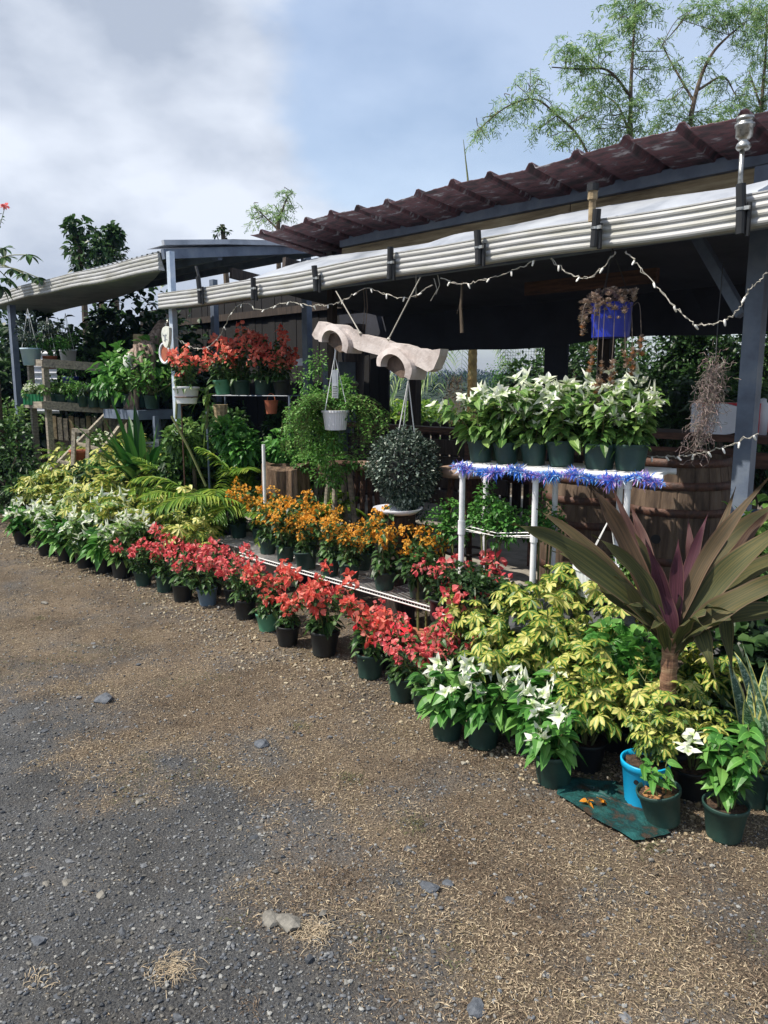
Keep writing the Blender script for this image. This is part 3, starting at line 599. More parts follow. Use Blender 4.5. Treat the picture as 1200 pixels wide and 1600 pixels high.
# counter over the barrels at right
ct = thing('counter', 'brown plank counter running over the barrels', 'counter')
mb = MB(); a = atY(850, 684, 5.2); b_ = atY(1200, 680, 5.2); mb.box(((a[0]+b_[0])/2, 5.2, 1.25), (b_[0]-a[0]+.6, .4, .045), M_woodb); obj('top', mb, ct)
mb = MB(); mb.box(((a[0]+b_[0])/2, 5.03, 1.12), (b_[0]-a[0]+.5, .03, .1), M_woodb); obj('apron', mb, ct)
for px in (1140, 925, 838):
    mb = MB(); q = atY(px, 740, 5.0); mb.box((q[0], 5.02, .66), (.09, .09, 1.06), M_woodb); obj('leg', mb, ct)
def barrel(px, py, d, H, Rm, label, hole=False, rz=0.):
    q = atD(px, py, d); t = thing('barrel', label, 'barrel', (q[0], q[1], q[2]-H), rz)
    ns = 22; mb = MB(); zz = np.linspace(0, 1, 13); rad_ = Rm*(1-.16*(2*zz-1)**2)
    k = ns*3; an = []
    for i in range(ns):
        a0 = i/ns*2*math.pi; da = 2*math.pi/ns; an += [(a0+.02, .985), (a0+.06*da+.02, 1.), (a0+da*.96, 1.)]
    v = np.array([[(r_*f_*math.cos(a_), r_*f_*math.sin(a_), z_*H) for a_, f_ in an] for z_, r_ in zip(zz, rad_)])
    i = np.arange(len(zz)-1)[:, None]*k; j = np.arange(k)[None]; j2 = (j+1) % k
    mb.add(v.reshape(-1, 3), np.stack([i+j, i+j2, i+k+j2, i+k+j], -1).reshape(-1, 4), M_barrel); obj('staves', mb, t)
    mb = MB(); mb.lathe([(.001, H-.03), (rad_[-1]*.94, H-.03)], M_barrel, 32); obj('lid', mb, t)
    for z_ in (.04, .2, .36, .66, .82, .955):
        r_ = Rm*(1-.16*(2*z_-1)**2); r2 = Rm*(1-.16*(2*(z_+.05)-1)**2)
        mb = MB(); mb.lathe([(r_+.001, z_*H-.002), (r_+.006, z_*H), (max(r_, r2)*.5+r2*.5+.006, (z_+.045)*H), (r2+.001, (z_+.045)*H+.002)], M_hoop, 40); obj('hoop', mb, t, smooth=True)
        mb = MB(); mb.tube([(0, -r_-.004, (z_+.022)*H), (0, -r_-.014, (z_+.022)*H)], .01, M_hoop, 8); 
    if hole:
        c_ = np.array([0.0-.0, 0, 0]); vd = -q+np.array([0, 0, CAMH]); a_ = math.atan2(vd[1], vd[0])-.32-rz; zz_ = .52
        r_ = Rm+.0025; mb = MB(); mb.tube([(r_*math.cos(a_)*.99, r_*math.sin(a_)*.99, zz_*H), (r_*math.cos(a_)*1.006, r_*math.sin(a_)*1.006, zz_*H)], .028, M_black, 16); obj('bung_hole', mb, t)
    return t
barrel(1063, 712, 4.72, .98, .335, 'weathered wooden barrel with a bung hole behind the cordyline', True)
barrel(925, 738, 5.0, .95, .33, 'wooden barrel standing behind the white pipe plant stand', False, .4)
# things on the counter
q = atY(1133, 671, 5.2)
t = thing('cooler_box', 'red cooler box with white end on the brown counter', 'cooler', (q[0]+.05, 5.22, 1.2725))
mb = MB(); mb.box((0, 0, .1), (.36, .2, .18), M_redpl); mb.box((0, 0, .196), (.36, .21, .012), M_redpl); obj('body', mb, t)
mb = MB(); mb.box((-.215, 0, .1), (.07, .21, .19), M_whitep); obj('end_cap', mb, t)
q0 = atY(1106, 655, 5.05); q1 = atY(1160, 655, 5.05); cx = (q0[0]+q1[0])/2
mb = MB(); n = 40; pts = []
for k in range(n):
    a_ = k/n*2*math.pi; c_ = math.cos(a_); s_ = math.sin(a_)
    pts.append((c_*.19, s_*.1*(1-.28*c_)))
v = [(p_[0], 0, p_[1]) for p_ in pts]+[(p_[0], .03, p_[1]) for p_ in pts]
mb.add(v, [tuple(range(n)), tuple(range(2*n-1, n-1, -1))]+[(k, k+n, (k+1) % n+n, (k+1) % n) for k in range(n)], M_whitep)
obj('oval_board', mb, loc=(cx, 5.04, 1.37), label='white rounded board leaning on the red cooler', cat='board')
q = atY(1192, 640, 5.2); mb = MB(); mb.lathe([(.001, 0), (.035, 0), (.036, .19), (.02, .21), (.02, .23), (.001, .235)], M_whitep, 14)
obj('paper_roll', mb, loc=(q[0], 5.2, 1.2725), label='white cylinder standing on the counter right of the big post', cat='container', smooth=True)
q = atY(1185, 745, 4.9); t = thing('storage_crate', 'dark blue plastic crate behind the big grey post', 'crate', (q[0]+.12, 4.9, .2))
mb = MB(); mb.box((0, 0, .26), (.5, .35, .5), M_bluepl); obj('body', mb, t); mb = MB()
mb.box((0, 0, .55), (.54, .39, .05), M_bluepl); mb.box((0, 0, .61), (.3, .1, .03), M_bluepl); obj('lid', mb, t)

# shade net and hedge behind the right opening
mb = MB(); xn0 = -5.2; xn1 = -1.0
for z in np.arange(.9, 2.35, .033): mb.tube([(xn0, 6.62, z), (xn1, 6.62, z+.01)], .0016, M_net, 3)
for x in np.arange(xn0, xn1, .033): mb.tube([(x, 6.622, .9), (x, 6.622, 2.35)], .0016, M_net, 3)
obj('shade_net', mb, label='dark green shade net across the back opening above the barrels', cat='net')
mb = MB(); mb.box((atY(868, 600, 6.5)[0], 6.5, 1.5), (.26, .03, 1.3), M_dark)
obj('black_curtain', mb, label='black cloth hanging left of the shade net', cat='curtain')

# ------------------------------------------------------------------ string lights
def cat(pts, n=6):
    P_ = np.array(pts, float); P_ = np.vstack([2*P_[0]-P_[1], P_, 2*P_[-1]-P_[-2]]); out = []
    for i in range(1, len(P_)-2):
        for u in np.linspace(0, 1, n, endpoint=False):
            out.append(.5*((2*P_[i])+(-P_[i-1]+P_[i+1])*u+(2*P_[i-1]-5*P_[i]+4*P_[i+1]-P_[i+2])*u*u+(-P_[i-1]+3*P_[i]-3*P_[i+1]+P_[i+2])*u**3))
    out.append(P_[-2]); return np.array(out)
bulbmesh = MB().lathe([(.001, -.028), (.0045, -.024), (.006, -.010), (.0055, .002), (.001, .006)], M_bulb, 8).mesh('bulb', True)
def lights(px, label, Yp=3.64, sp=.17, seed=3):
    rr = rg(seed); P_ = cat([atY(x, y, Yp) for x, y in px], 8); P_ = P_+rr.normal(0, .004, P_.shape)
    o = thing('string_lights', label, 'string lights', P_[0]); mb = MB(); mb.tube(P_-P_[0], .0022, M_cord, 5); mb.tube(P_-P_[0]+rr.normal(0, .0035, P_.shape), .002, M_cord, 5); obj('wire', mb, o)
    d = np.concatenate([[0], np.cumsum(np.linalg.norm(np.diff(P_, axis=0), axis=1))])
    for s_ in np.arange(.08, d[-1], sp):
        q = np.array([np.interp(s_, d, P_[:, k]) for k in range(3)])-P_[0]; b_ = obj('bulb', bulbmesh, o, loc=tuple(q+np.array([0, 0, -.003]))); b_.rotation_euler = (rr.normal(0, .5), rr.normal(0, .5), 0)
lights([(276, 528), (300, 542), (322, 543), (345, 522), (362, 488), (380, 474), (410, 484), (445, 473), (470, 475), (500, 478), (525, 474), (550, 462), (572, 451), (600, 458), (625, 466), (650, 461), (676, 445)], 'white string lights drooping under the left half of the gutter', seed=4)
lights([(690, 434), (714, 443), (740, 441), (775, 432), (806, 420), (835, 407)], 'white string lights under the middle of the gutter', seed=5)
lights([(858, 402), (885, 425), (914, 436), (940, 420), (962, 392)], 'short loop of string lights left of the blue pot hanger', seed=6)
lights([(978, 392), (1000, 415), (1030, 452), (1060, 485), (1085, 505), (1110, 507), (1140, 497), (1158, 478), (1172, 452), (1200, 425)], 'string lights swooping towards the big grey post', seed=7)
lights([(1000, 712), (1040, 714), (1070, 712), (1110, 705), (1150, 692), (1185, 676)], 'string lights sagging across the barrel tops', 3.85, sp=.09, seed=8)
for x, y0, y1, dx, lb in ((650, 430, 465, 0, 'short white string end just left of the hanger cord'), (684, 430, 460, 3, 'short white string end right of the hanger cord'), (678, 435, 470, 5, 'longest loose white string end hanging from the gutter')):
    mb = MB(); mb.tube([atY(x, y0, 3.66), atY(x+dx, (y0+y1)/2, 3.66), atY(x-dx, y1, 3.66)], .003, M_cord, 4); obj('loose_string', mb, label=lb, cat='string', group='loose string ends under the gutter')
mb = MB(); mb.tube([atY(722, 440, 3.7), atY(720, 480, 3.7), atY(722, 520, 3.7)], [.006, .009, .012], M_bark, 6); mb.tube([atY(720, 470, 3.7), atY(714, 490, 3.7)], .004, M_bark, 4)
obj('dead_twig', mb, label='brown dead twig hanging under the middle of the gutter', cat='twig')
mb = MB(); 
for x in (568, 572): mb.tube([atY(x, 450, 3.7), atY(x+2, 480, 3.7), atY(x-1, 515, 3.7)], .003, M_bark, 4)
obj('brown_cord', mb, label='thin brown cord dangling behind the arched wooden hanger', cat='cord')

# ------------------------------------------------------------------ whitewashed hanger with two arches
def fishpt(x, y): return (x, y)
out = [(487, 523), (498, 502), (508, 505), (513, 511), (519, 508), (526, 512), (545, 514), (554, 524), (562, 522), (590, 528), (607, 535), (626, 537), (640, 541), (652, 548), (655, 544), (668, 548), (688, 545), (686, 556), (677, 577), (668, 581), (655, 574), (650, 572), (640, 560), (628, 556), (612, 556), (604, 562), (596, 556), (560, 547), (551, 542), (546, 530), (535, 522), (520, 520), (508, 524), (503, 532), (492, 530)]
V3 = np.array([atY(x, y, GY-.06) for x, y in out])
ctr = V3.mean(0); hg = thing('arched_hanger', 'whitewashed wooden beam with two arches hanging tilted on white cords', 'wooden hanger', tuple(ctr))
import mathutils
def extrude(V, y0, y1, m):
    n = len(V); a_ = V.copy(); b_ = V.copy(); a_[:, 1] = y0; b_[:, 1] = y1
    # bevelled rim
    c_ = V.mean(0); a2 = a_.copy()
    tri = mathutils.geometry.tessellate_polygon([[Vector((p[0], p[2], 0)) for p in V]])
    mb = MB(); v = np.vstack([a_, b_]); f = [tuple(t_) for t_ in tri]+[tuple(i+n for i in reversed(t_)) for t_ in tri]+[(k, (k+1) % n, (k+1) % n+n, k+n) for k in range(n)]
    return mb.add(v, f, m)
def smoothpoly(V, n=3):
    P_ = np.vstack([V[-1:], V, V[:2]]); out_ = []
    for i in range(1, len(P_)-2):
        for u in np.linspace(0, 1, n, endpoint=False): out_.append(P_[i]*(1-u)+P_[i+1]*u)
    o_ = np.array(out_); rr = rg(9); k = (np.roll(o_, 1, 0)+2*o_+np.roll(o_, -1, 0))/4; return k+rr.normal(0, .0012, k.shape)
Vb = V3-ctr
obj('beam', extrude(Vb, 0, .075, M_clay), hg)
for cxp, cyp, r0, r1 in ((527, 537, 15, 29), (622, 576, 18, 34)):
    # arch rim standing proud of the beam
    c_ = atY(cxp, cyp, GY-.06)-ctr; s_ = np.linalg.norm(atY(cxp+10, cyp, GY-.06)-atY(cxp, cyp, GY-.06))/10
    an = np.linspace(-.25, math.pi+.2, 26)-.12; mb = MB(); sec = []
    for a_ in an:
        ri = r0*s_*1.25; ro = (r1-2+1.2*math.sin(a_*5))*s_
        for rr_, yy_ in ((ri, -.05), (ro, -.04), (ro, .1), (ri, .1)): sec.append((c_[0]+rr_*math.cos(a_)*.86, yy_, c_[2]+rr_*math.sin(a_)*.68-.16*rr_*math.cos(a_)))
    n = len(an); f = [(4*i+j, 4*(i+1)+j, 4*(i+1)+(j+1) % 4, 4*i+(j+1) % 4) for i in range(n-1) for j in range(4)]+[(0, 1, 2, 3), (4*n-1, 4*n-2, 4*n-3, 4*n-4)]
    mb.add(sec, f, M_clay); obj('arch', mb, hg)
    pl = [(c_[0]+(r1-4)*s_*math.cos(q)*.86, 0, c_[2]+(r1-4)*s_*math.sin(q)*.68-.16*r1*s_*math.cos(q)) for q in np.linspace(-.1, math.pi+.1, 14)]+[(c_[0]+.012, 0, c_[2]-.3*r1*s_)]
    obj('arch_shade_plate', extrude(np.array(pl), .012, .05, M_archshade), hg)  # dark plate behind the rim: the hollow's shade is put into its colour
for (x0_, y0_, x1_, y1_) in ((525, 455, 563, 521), (657, 433, 607, 530)):
    mb = MB(); mb.tube([atY(x0_, y0_, GY+.02)-ctr, atY(x1_, y1_, GY-.03)-ctr], .0042, M_cord, 8); k_ = atY(x1_, y1_, GY-.06)-ctr; mb.lathe([(.001, -.014), (.014, 0), (.001, .014)], M_cord, 8, tuple(k_)); obj('cord', mb, hg)

# plaque and round dish on the left post
q = atY(258, 527, 3.55); t = thing('stone_plaque', 'white five sided stone plaque hanging on the pale left post', 'plaque', q)
V = np.array([((x-258)*.0062, 0, -(y-527)*.0062) for x, y in ((246, 520), (250, 514), (257, 511), (266, 512), (271, 513), (271, 521), (267, 538), (260, 543), (253, 540), (248, 530))])
obj('slab', extrude(smoothpoly(V), 0, .03, M_stone), t)
mb = MB(); mb.box((0, -.003, -.005), (.012, .006, .05), M_zinc)
for x, y, w_ in ((-.03, .02, .012), (.02, .022, .012), (-.01, -.03, .02), (.03, -.02, .01)): mb.box((x, -.003, y), (w_, .006, .008), M_zinc, (0, .5, 0))
obj('carving', mb, t); mb = MB(); mb.tube([(0, .015, .09), (-.02, .015, .13), (0, .03, .16), (.02, .015, .13), (0, .015, .09)], .003, M_chrome, 5); obj('hook', mb, t)
q = atY(258, 552, 3.62); t = thing('round_dish', 'round pink dish with a grey rim on the pale left post', 'dish', q)
mb = MB(); mb.lathe([(.001, 0), (.085, .0)], M_terra, 32); dm = obj('face', mb, t); dm.rotation_euler = (rad(90), 0, 0)
mb = MB(); mb.lathe([(.084, -.006), (.084, .012), (.1, .014), (.104, 0), (.1, -.006), (.084, -.006)], M_whitep, 32); dm = obj('rim', mb, t, smooth=True); dm.rotation_euler = (rad(90), 0, 0)

# ------------------------------------------------------------------ plants
def pot_mesh(m, r=.078, h=.13, flute=0., nf=0, k=28):
    mb = MB(); mb.lathe([(.001, 0), (r*.74, 0), (r*.76, .006), (r*.94, h*.84), (r*.95, h*.845), (r*1.0, h*.85), (r*1.03, h*.985), (r*1.02, h), (r*.95, h), (r*.92, h*.84)], m, k, flute=flute, nf=nf)
    return mb.mesh('pot', True)
def soil_mesh(r=.072, h=.112, seed=1):
    rr = rg(seed); k = 20; mb = MB(); v = [(0, 0, h+.006)]+[(q*r*math.cos(a), q*r*math.sin(a), h+rr.normal(0, .004)) for q in (.5, 1.) for a in np.arange(k)*2*math.pi/k]
    f = [(0, 1+i, 1+(i+1) % k) for i in range(k)]+[(1+i, 1+k+i, 1+k+(i+1) % k, 1+(i+1) % k) for i in range(k)]
    mb.add(v, f, M_soil); return mb.mesh('soil', True)
POT = {'green': pot_mesh(M_pot), 'black': pot_mesh(M_potd), 'pale green': pot_mesh(M_potlg), 'slate grey': pot_mesh(M_potg), 'big green': pot_mesh(M_pot, .088, .13), 'white': pot_mesh(M_potw, .115, .15), 'small green': pot_mesh(M_pot, .066, .11)}
SOIL = soil_mesh(); SOILB = soil_mesh(.105, .13)
def stems_(mb, rr, n, z0, hmin, hmax, rmin, rmax, lean=(0, 0), r=.0028, m=None, wob=.02):
    out = []
    for i in range(n):
        a = i/n*6.283+rr.uniform(-.4, .4); h = rr.uniform(hmin, hmax); q = rr.uniform(rmin, rmax)
        e = np.array([q*math.cos(a)+lean[0], q*math.sin(a)+lean[1], z0+h]); b_ = np.array([.02*math.cos(a), .02*math.sin(a), z0-.02]); u = np.linspace(0, 1, 8)[:, None]
        c1 = b_+np.array([0, 0, h*.65])+.35*(e-b_)*np.array([1, 1, 0]); P_ = (1-u)**2*b_+2*u*(1-u)*c1+u*u*e
        P_ = P_+rr.normal(0, wob*.3, P_.shape)*u
        mb.tube(P_, np.linspace(r*1.3, r*.6, 8), m or M_stem, 5); out.append(P_)
    return out
def along(P_, u):
    n = len(P_)-1; k = np.clip(u*n, 0, n-1e-6); i = k.astype(int); f_ = (k-i)[:, None]; return P_[i]*(1-f_)+P_[i+1]*f_
def make_bougie(seed, lf, fl, nst=7, hmax=.34, nl=15, lean=(0, 0), Lf=.052, ncl=2.2, spread=.19, white=False, bract=.034):
    rr = rg(seed); fo = MB(); st = stems_(fo, rr, nst, .12, hmax*.55, hmax, .06, spread, lean)
    P_ = []; D_ = []
    for s_ in st:
        u = rr.uniform(.12, 1, nl); p = along(s_, u); a = rr.uniform(0, 6.28, nl); d = np.stack([np.cos(a), np.sin(a), rr.uniform(-.25, .75, nl)], -1); P_.append(p+d*.012); D_.append(d)
    for q in range(30):   # low skirt of leaves hanging over the rim
        a = rr.uniform(0, 6.28); q_ = rr.uniform(.04, .08); P_.append(np.array([[q_*math.cos(a), q_*math.sin(a), .13+rr.uniform(0, .07)]])); D_.append(np.array([[math.cos(a), math.sin(a), rr.uniform(-.5, .35)]]))
    P_ = np.vstack(P_); D_ = np.vstack(D_); fo.leaves(P_, D_, lf, rr.uniform(.7, 1.25, len(P_))*Lf, rr.uniform(.6, .72, len(P_))*Lf, fold=.14, droop=rr.uniform(.2, .8, len(P_)), seg=4, rng=rr)
    fb = MB(); P_ = []; D_ = []; U_ = []
    for s_ in st:
        for q in range(int(ncl+rr.uniform(0, 1))):
            c_ = along(s_, np.array([rr.uniform(.55, 1.) if q else 1.]))[0]+rr.normal(0, .015, 3)
            if white:
                for j in range(int(rr.integers(2, 4))):
                    c2 = c_+rr.normal(0, .025, 3); ax = unit(rr.normal(0, .5, 3)+np.array([-.25, -.5, .75])); e1 = unit(np.cross(ax, [0, 0, 1.])); e2 = np.cross(ax, e1)
                    for a in np.arange(4)*6.283/4+rr.uniform(0, 6): d = math.cos(a)*e1+math.sin(a)*e2+ax*.55; P_.append(c2); D_.append(d); U_.append(ax)
            else:
                nb = int(rr.integers(11, 22)); v = unit(rr.normal(0, 1, (nb, 3))+np.array([0, 0, .35])); rc = rr.uniform(.022, .042)
                for d in v: P_.append(c_+d*rc*rr.uniform(.5, 1.1)); D_.append(d+rr.normal(0, .8, 3)); U_.append(d)
    P_ = np.array(P_); D_ = np.array(D_); U_ = np.array(U_); n = len(P_)
    fb.leaves(P_, D_, fl, rr.uniform(.75, 1.2, n)*bract, rr.uniform(.75, .95, n)*bract*(.62 if white else 1.), fold=rr.choice([.1, .3]), droop=rr.uniform(-.35, .6, n), seg=3, up=U_, roll=.25, rng=rr, shape='point' if white else 'ovate')
    return {'foliage': fo.mesh('foliage'), 'flowers': fb.mesh('flowers')}
def make_scheff(seed, nst=9, h=(.16, .36), spread=.17, npal=7, Lf=.062, green=0.):
    rr = rg(seed); fo = MB(); st = stems_(fo, rr, nst, .12, h[0], h[1], .04, spread, r=.0034)
    for s_ in st:
        us = np.concatenate([[1.], rr.uniform(.35, 1, npal-1)])
        for u in us:
            p = along(s_, np.array([u]))[0]; a = rr.uniform(0, 6.28); pet = rr.uniform(.03, .08); el = .9 if u == 1. else rr.uniform(.1, .8)
            d = np.array([math.cos(a)*math.cos(el), math.sin(a)*math.cos(el), math.sin(el)]); e = p+d*pet; fo.tube([p, p+d*pet*.6, e], .0014, M_stem, 4)
            nlf = int(rr.integers(6, 9)); ax = unit(d*.6+np.array([-.12, -.3, .7])+rr.normal(0, .28, 3)); e1 = unit(np.cross(ax, [.3, .1, 1.])); e2 = np.cross(ax, e1)
            an = np.arange(nlf)*6.283/nlf+rr.uniform(0, 6); D_ = np.cos(an)[:, None]*e1+np.sin(an)[:, None]*e2-ax*.1
            age = rr.uniform(.0, .45) if u < .7 else rr.uniform(.3, .95)
            fo.leaves(np.tile(e, (nlf, 1)), D_, M_varieg, Lf*rr.uniform(.62, 1.02), Lf*.42, fold=.1, droop=rr.uniform(.1, .5), seg=4, up=np.tile(ax, (nlf, 1)), roll=.25, rn=np.clip(age+rr.normal(0, .16, nlf)-green, 0, 1), rng=rr, shape='obov')
    return {'foliage': fo.mesh('foliage')}
def plant(name, pot, protos, i, loc, label, cat, group, sc=1., rz=None, psc=1., tilt=None):
    rj = random.Random(label); psc = psc*rj.uniform(.86, 1.13)
    t = thing(name, label, cat, loc, rz if rz is not None else (i*2.399) % 6.283, group, sc)
    t.rotation_euler = (rj.uniform(-.08, .08), rj.uniform(-.08, .08), t.rotation_euler[2])
    if pot:
        po = obj('pot', POT[pot], t); obj('soil', SOILB if pot == 'white' else SOIL, po)
    for k, me in protos[i % len(protos)].items():
        o = obj(k, me, t); o.scale = (psc,)*3 if isinstance(psc, (int, float)) else psc
        if not isinstance(psc, (int, float)) or psc != 1.: o.location = (0, 0, .12*(1-(psc if isinstance(psc, (int, float)) else psc[2])))
    return t
REDS = [make_bougie(200+i, M_green, M_red if i % 2 else M_pink, nst=6+i % 3, nl=18, hmax=.28+.045*(i*3 % 4), lean=(.05*math.sin(i*2), -.04), ncl=1.3+.35*(i % 4), spread=.17+.03*(i % 3)) for i in range(8)]
M_coral = leafmat('bract_pale_coral', ['#dc564c', '#ea7062', '#f28674', '#f7a694'], kind='bract', base='#e8a080', trans=.4, rough=.6)
REDU = [make_bougie(230+i, M_green, M_coral, nst=6+i % 2, nl=20, hmax=.28+.05*(i % 3), ncl=1.8+.4*(i % 2), spread=.18) for i in range(4)]
ORAS = [make_bougie(240+i, M_green, M_orange, nst=7+i % 2, nl=18, hmax=.32+.05*(i % 3), Lf=.056, ncl=2.3, spread=.16, bract=.026) for i in range(6)]
WHIS = [make_bougie(260+i, M_light, M_white, nst=7+i % 2, hmax=.24+.03*(i % 3), nl=24, Lf=.062, ncl=.9+.3*(i % 3), spread=.15, white=True, bract=.044) for i in range(6)]
WHID = [make_bougie(270+i, M_bright, M_white, nst=6, hmax=.22, nl=16, Lf=.075, ncl=1.1, spread=.13, white=True, bract=.046) for i in range(3)]
SCH = [make_scheff(280+i, nst=11+i % 3, npal=10) for i in range(5)]
SCHT = [make_scheff(290+i, nst=9, h=(.3, .55), spread=.2, npal=14, Lf=.062) for i in range(4)]
ORD = ['first', 'second', 'third', 'fourth', 'fifth', 'sixth', 'seventh', 'eighth', 'ninth', 'tenth', 'eleventh', 'twelfth', 'thirteenth', 'fourteenth', 'fifteenth', 'sixteenth', 'seventeenth', 'eighteenth', 'nineteenth', 'twentieth', 'twenty first', 'twenty second']

# red row on the ground, pots located from the photo (pot foot pixels)
reds = [(212, 916, 'green', 0, .95, .9), (245, 924, 'green', 1, 1, 1.05), (272, 938, 'black', 2, 1.05, 1.), (312, 945, 'slate grey', 3, 1., 1.), (370, 968, 'black', 4, 1.05, 1.08), (405, 987, 'pale green', 0, .95, 1.0), (435, 1008, 'black', 1, 1.0, .85),
        (492, 1024, 'black', 2, 1.15, .92), (563, 1062, 'green', 3, 1.05, 1.0), (612, 1098, 'green', 1, .95, .85), (652, 1117, 'green', 4, .95, .82)]
for i, (px, py, pot, k, sc, ps) in enumerate(reds):
    p = atz(px, py, 0); lb = 'coral red bougainvillea in %s pot, %s of the front flowering row from the left' % (pot, ORD[i])
    plant('potted_bougainvillea', pot, REDS, i*3+k, (p[0], p[1]+.07, gz(p[0], p[1])), lb, 'potted plant', 'red bougainvilleas in the row on the ground', sc, psc=ps, rz=i*1.7)
reds2 = [(-5.55, 2.98, 0), (-5.1, 3.0, 1), (-4.72, 2.95, 2), (-4.2, 2.93, 3), (-3.62, 2.9, 0), (-3.05, 2.9, 1), (-2.6, 2.9, 4)]
for i, (x, y, k) in enumerate(reds2):
    plant('potted_bougainvillea', 'black', REDS, i+k+2, (x, y, gz(x, y)), 'coral bougainvillea in black pot, %s from left in the row before the wire shelf' % ORD[i], 'potted plant', 'red bougainvilleas in the row on the ground', 1., psc=1.0 if i < 2 else .74, rz=i*2.1+.5)

# wire shelf with orange bougainvilleas
x0 = atz(392, 866, .3)[0]; x1 = atz(690, 962, .3)[0]
ws = thing('wire_shelf', 'low white wire shelf carrying orange bougainvilleas', 'shelf', ((x0+x1)/2, 3.4, .3))
hw = (x1-x0)/2+.1; mb = MB()
for y in (-.2, .0, .22): mb.tube([(-hw, y, 0), (hw, y, 0)], .0035, M_wire, 6)
mb.tube([(-hw, -.205, -.02), (hw, -.205, -.02)], .005, M_wire, 6); mb.tube([(-hw, -.205, .004), (hw, -.205, .004)], .005, M_wire, 6)
for x in np.arange(-hw, hw, .025): mb.tube([(x, -.205, -.02), (x, -.2, .003), (x, .22, .003)], .0019, M_wire, 4)
obj('wire_grid', mb, ws)
for x in (-hw+.1, hw-.08):
    mb = MB(); mb.box((x, .0, -.165), (.19, .38, .27), M_slab); obj('block', mb, ws)
x0b = x0-.75
ws2 = thing('wire_shelf', 'left hand section of white wire shelf under the first orange flowers', 'shelf', (x0-.42, 3.5, .3))
mb = MB()
for y in (-.2, .0, .22): mb.tube([(-.33, y, 0), (.33, y, 0)], .0035, M_wire, 6)
for x in np.arange(-.33, .33, .025): mb.tube([(x, -.2, .003), (x, .22, .003)], .0019, M_wire, 4)
obj('wire_grid', mb, ws2); mb = MB(); mb.box((0, 0, -.165), (.4, .2, .27), M_slab); obj('block', mb, ws2)
ors = [(410, 866, .0), (437, 878, .0), (470, 890, .0), (506, 900, .0), (537, 908, .0), (592, 922, .0), (648, 935, .0)]
for i, (px, py, _) in enumerate(ors):
    p = atz(px, py, .305); plant('potted_bougainvillea', 'big green' if i in (2, 6) else 'green', ORAS, i, (p[0], p[1]+.05, .305), 'orange bougainvillea in green pot, %s from left along the shelf front' % ORD[i], 'potted plant', 'orange bougainvilleas on the white wire shelf', .96, psc=.82+.08*(i % 2), rz=i*1.3)
for i, x in enumerate(np.linspace(x0-.6, x1-.5, 8)):
    plant('potted_bougainvillea', 'green', ORAS, i+2, (x, 3.52, .305), 'orange bougainvillea in green pot, %s from left along the shelf back' % ORD[i], 'potted plant', 'orange bougainvilleas on the white wire shelf', .96, psc=.95 if i < 3 else .85, rz=i*2.3)
p = atz(680, 972, .22)
plant('potted_bougainvillea', 'black', REDS, 4, (p[0], p[1]+.05, .22), 'leafy red bougainvillea in black pot on bricks at the shelf end', 'potted plant', None, 1.05, psc=.9)
for i, (dx, dz, ry, lb) in enumerate([(-.12, .09, .3, 'orange brown brick under the black pot at the shelf end'), (.05, .15, .1, 'upper red brick carrying the black pot at the shelf end'), (.03, .04, 0., 'lowest brick of the pile at the shelf end')]):
    mb = MB(); mb.box((0, 0, 0), (.2, .1, .07), M_brick); obj('brick', mb, loc=(p[0]+dx, p[1]+.03-.004*i, dz), rz=ry, label=lb, cat='brick', group='bricks at the end of the wire shelf')
q = atz(625, 1000, .0); mb = MB(); mb.lathe([(.001, .003), (.13, .003), (.17, .1), (.18, .1), (.18, .11), (.165, .11), (.12, .012), (.001, .012)], M_redpl, 28)
obj('basin', mb, loc=(q[0]+.1, 3.03, .05), smooth=True, label='bright red plastic basin between the red flowers and bricks', cat='basin')

# left block: white in front, yellow variegated behind
wl_ = [(25, 852), (62, 868), (92, 878), (122, 890), (150, 897), (178, 905)]
for i, (px, py) in enumerate(wl_):
    p = atz(px, py, 0); plant('potted_white_bougainvillea', 'black', WHIS if i % 2 else WHID, i, (p[0], p[1]+.07, gz(p[0], p[1])), 'white flowered bougainvillea in black pot, %s from left at the far front edge' % ORD[i], 'potted plant', 'white bougainvilleas in the far left block', 1.15, psc=1.12, rz=i*2.)
k = 0
for r_, (y, xa, xb, n) in enumerate([(2.84, -8.5, -6.0, 8), (3.08, -8.9, -7.6, 4)]):
    for j, x in enumerate(np.linspace(xa, xb, n)):
        x += .05*math.sin(j*7+r_)
        if j % 2 == 0:
            plant('potted_schefflera', 'black', SCH, k, (x, y+.03*math.sin(j*3), gz(x, y)), 'yellow schefflera mixed among the white flowers, %s from left in the %s row' % (ORD[j//2], ['second', 'third'][r_]), 'potted plant', 'yellow scheffleras in the far left block', 1.12, psc=1.05, rz=k*1.9); k += 1; continue
        plant('potted_white_bougainvillea', 'black', (WHIS if k % 2 else WHID), k, (x, y+.03*math.sin(j*3), gz(x, y)), 'white flowered bougainvillea, %s from left in the %s row of the left block' % (ORD[j], ['second', 'third'][r_]), 'potted plant', 'white bougainvilleas in the far left block', 1.12, psc=1.15+.1*math.sin(j*5), rz=k*1.9); k += 1
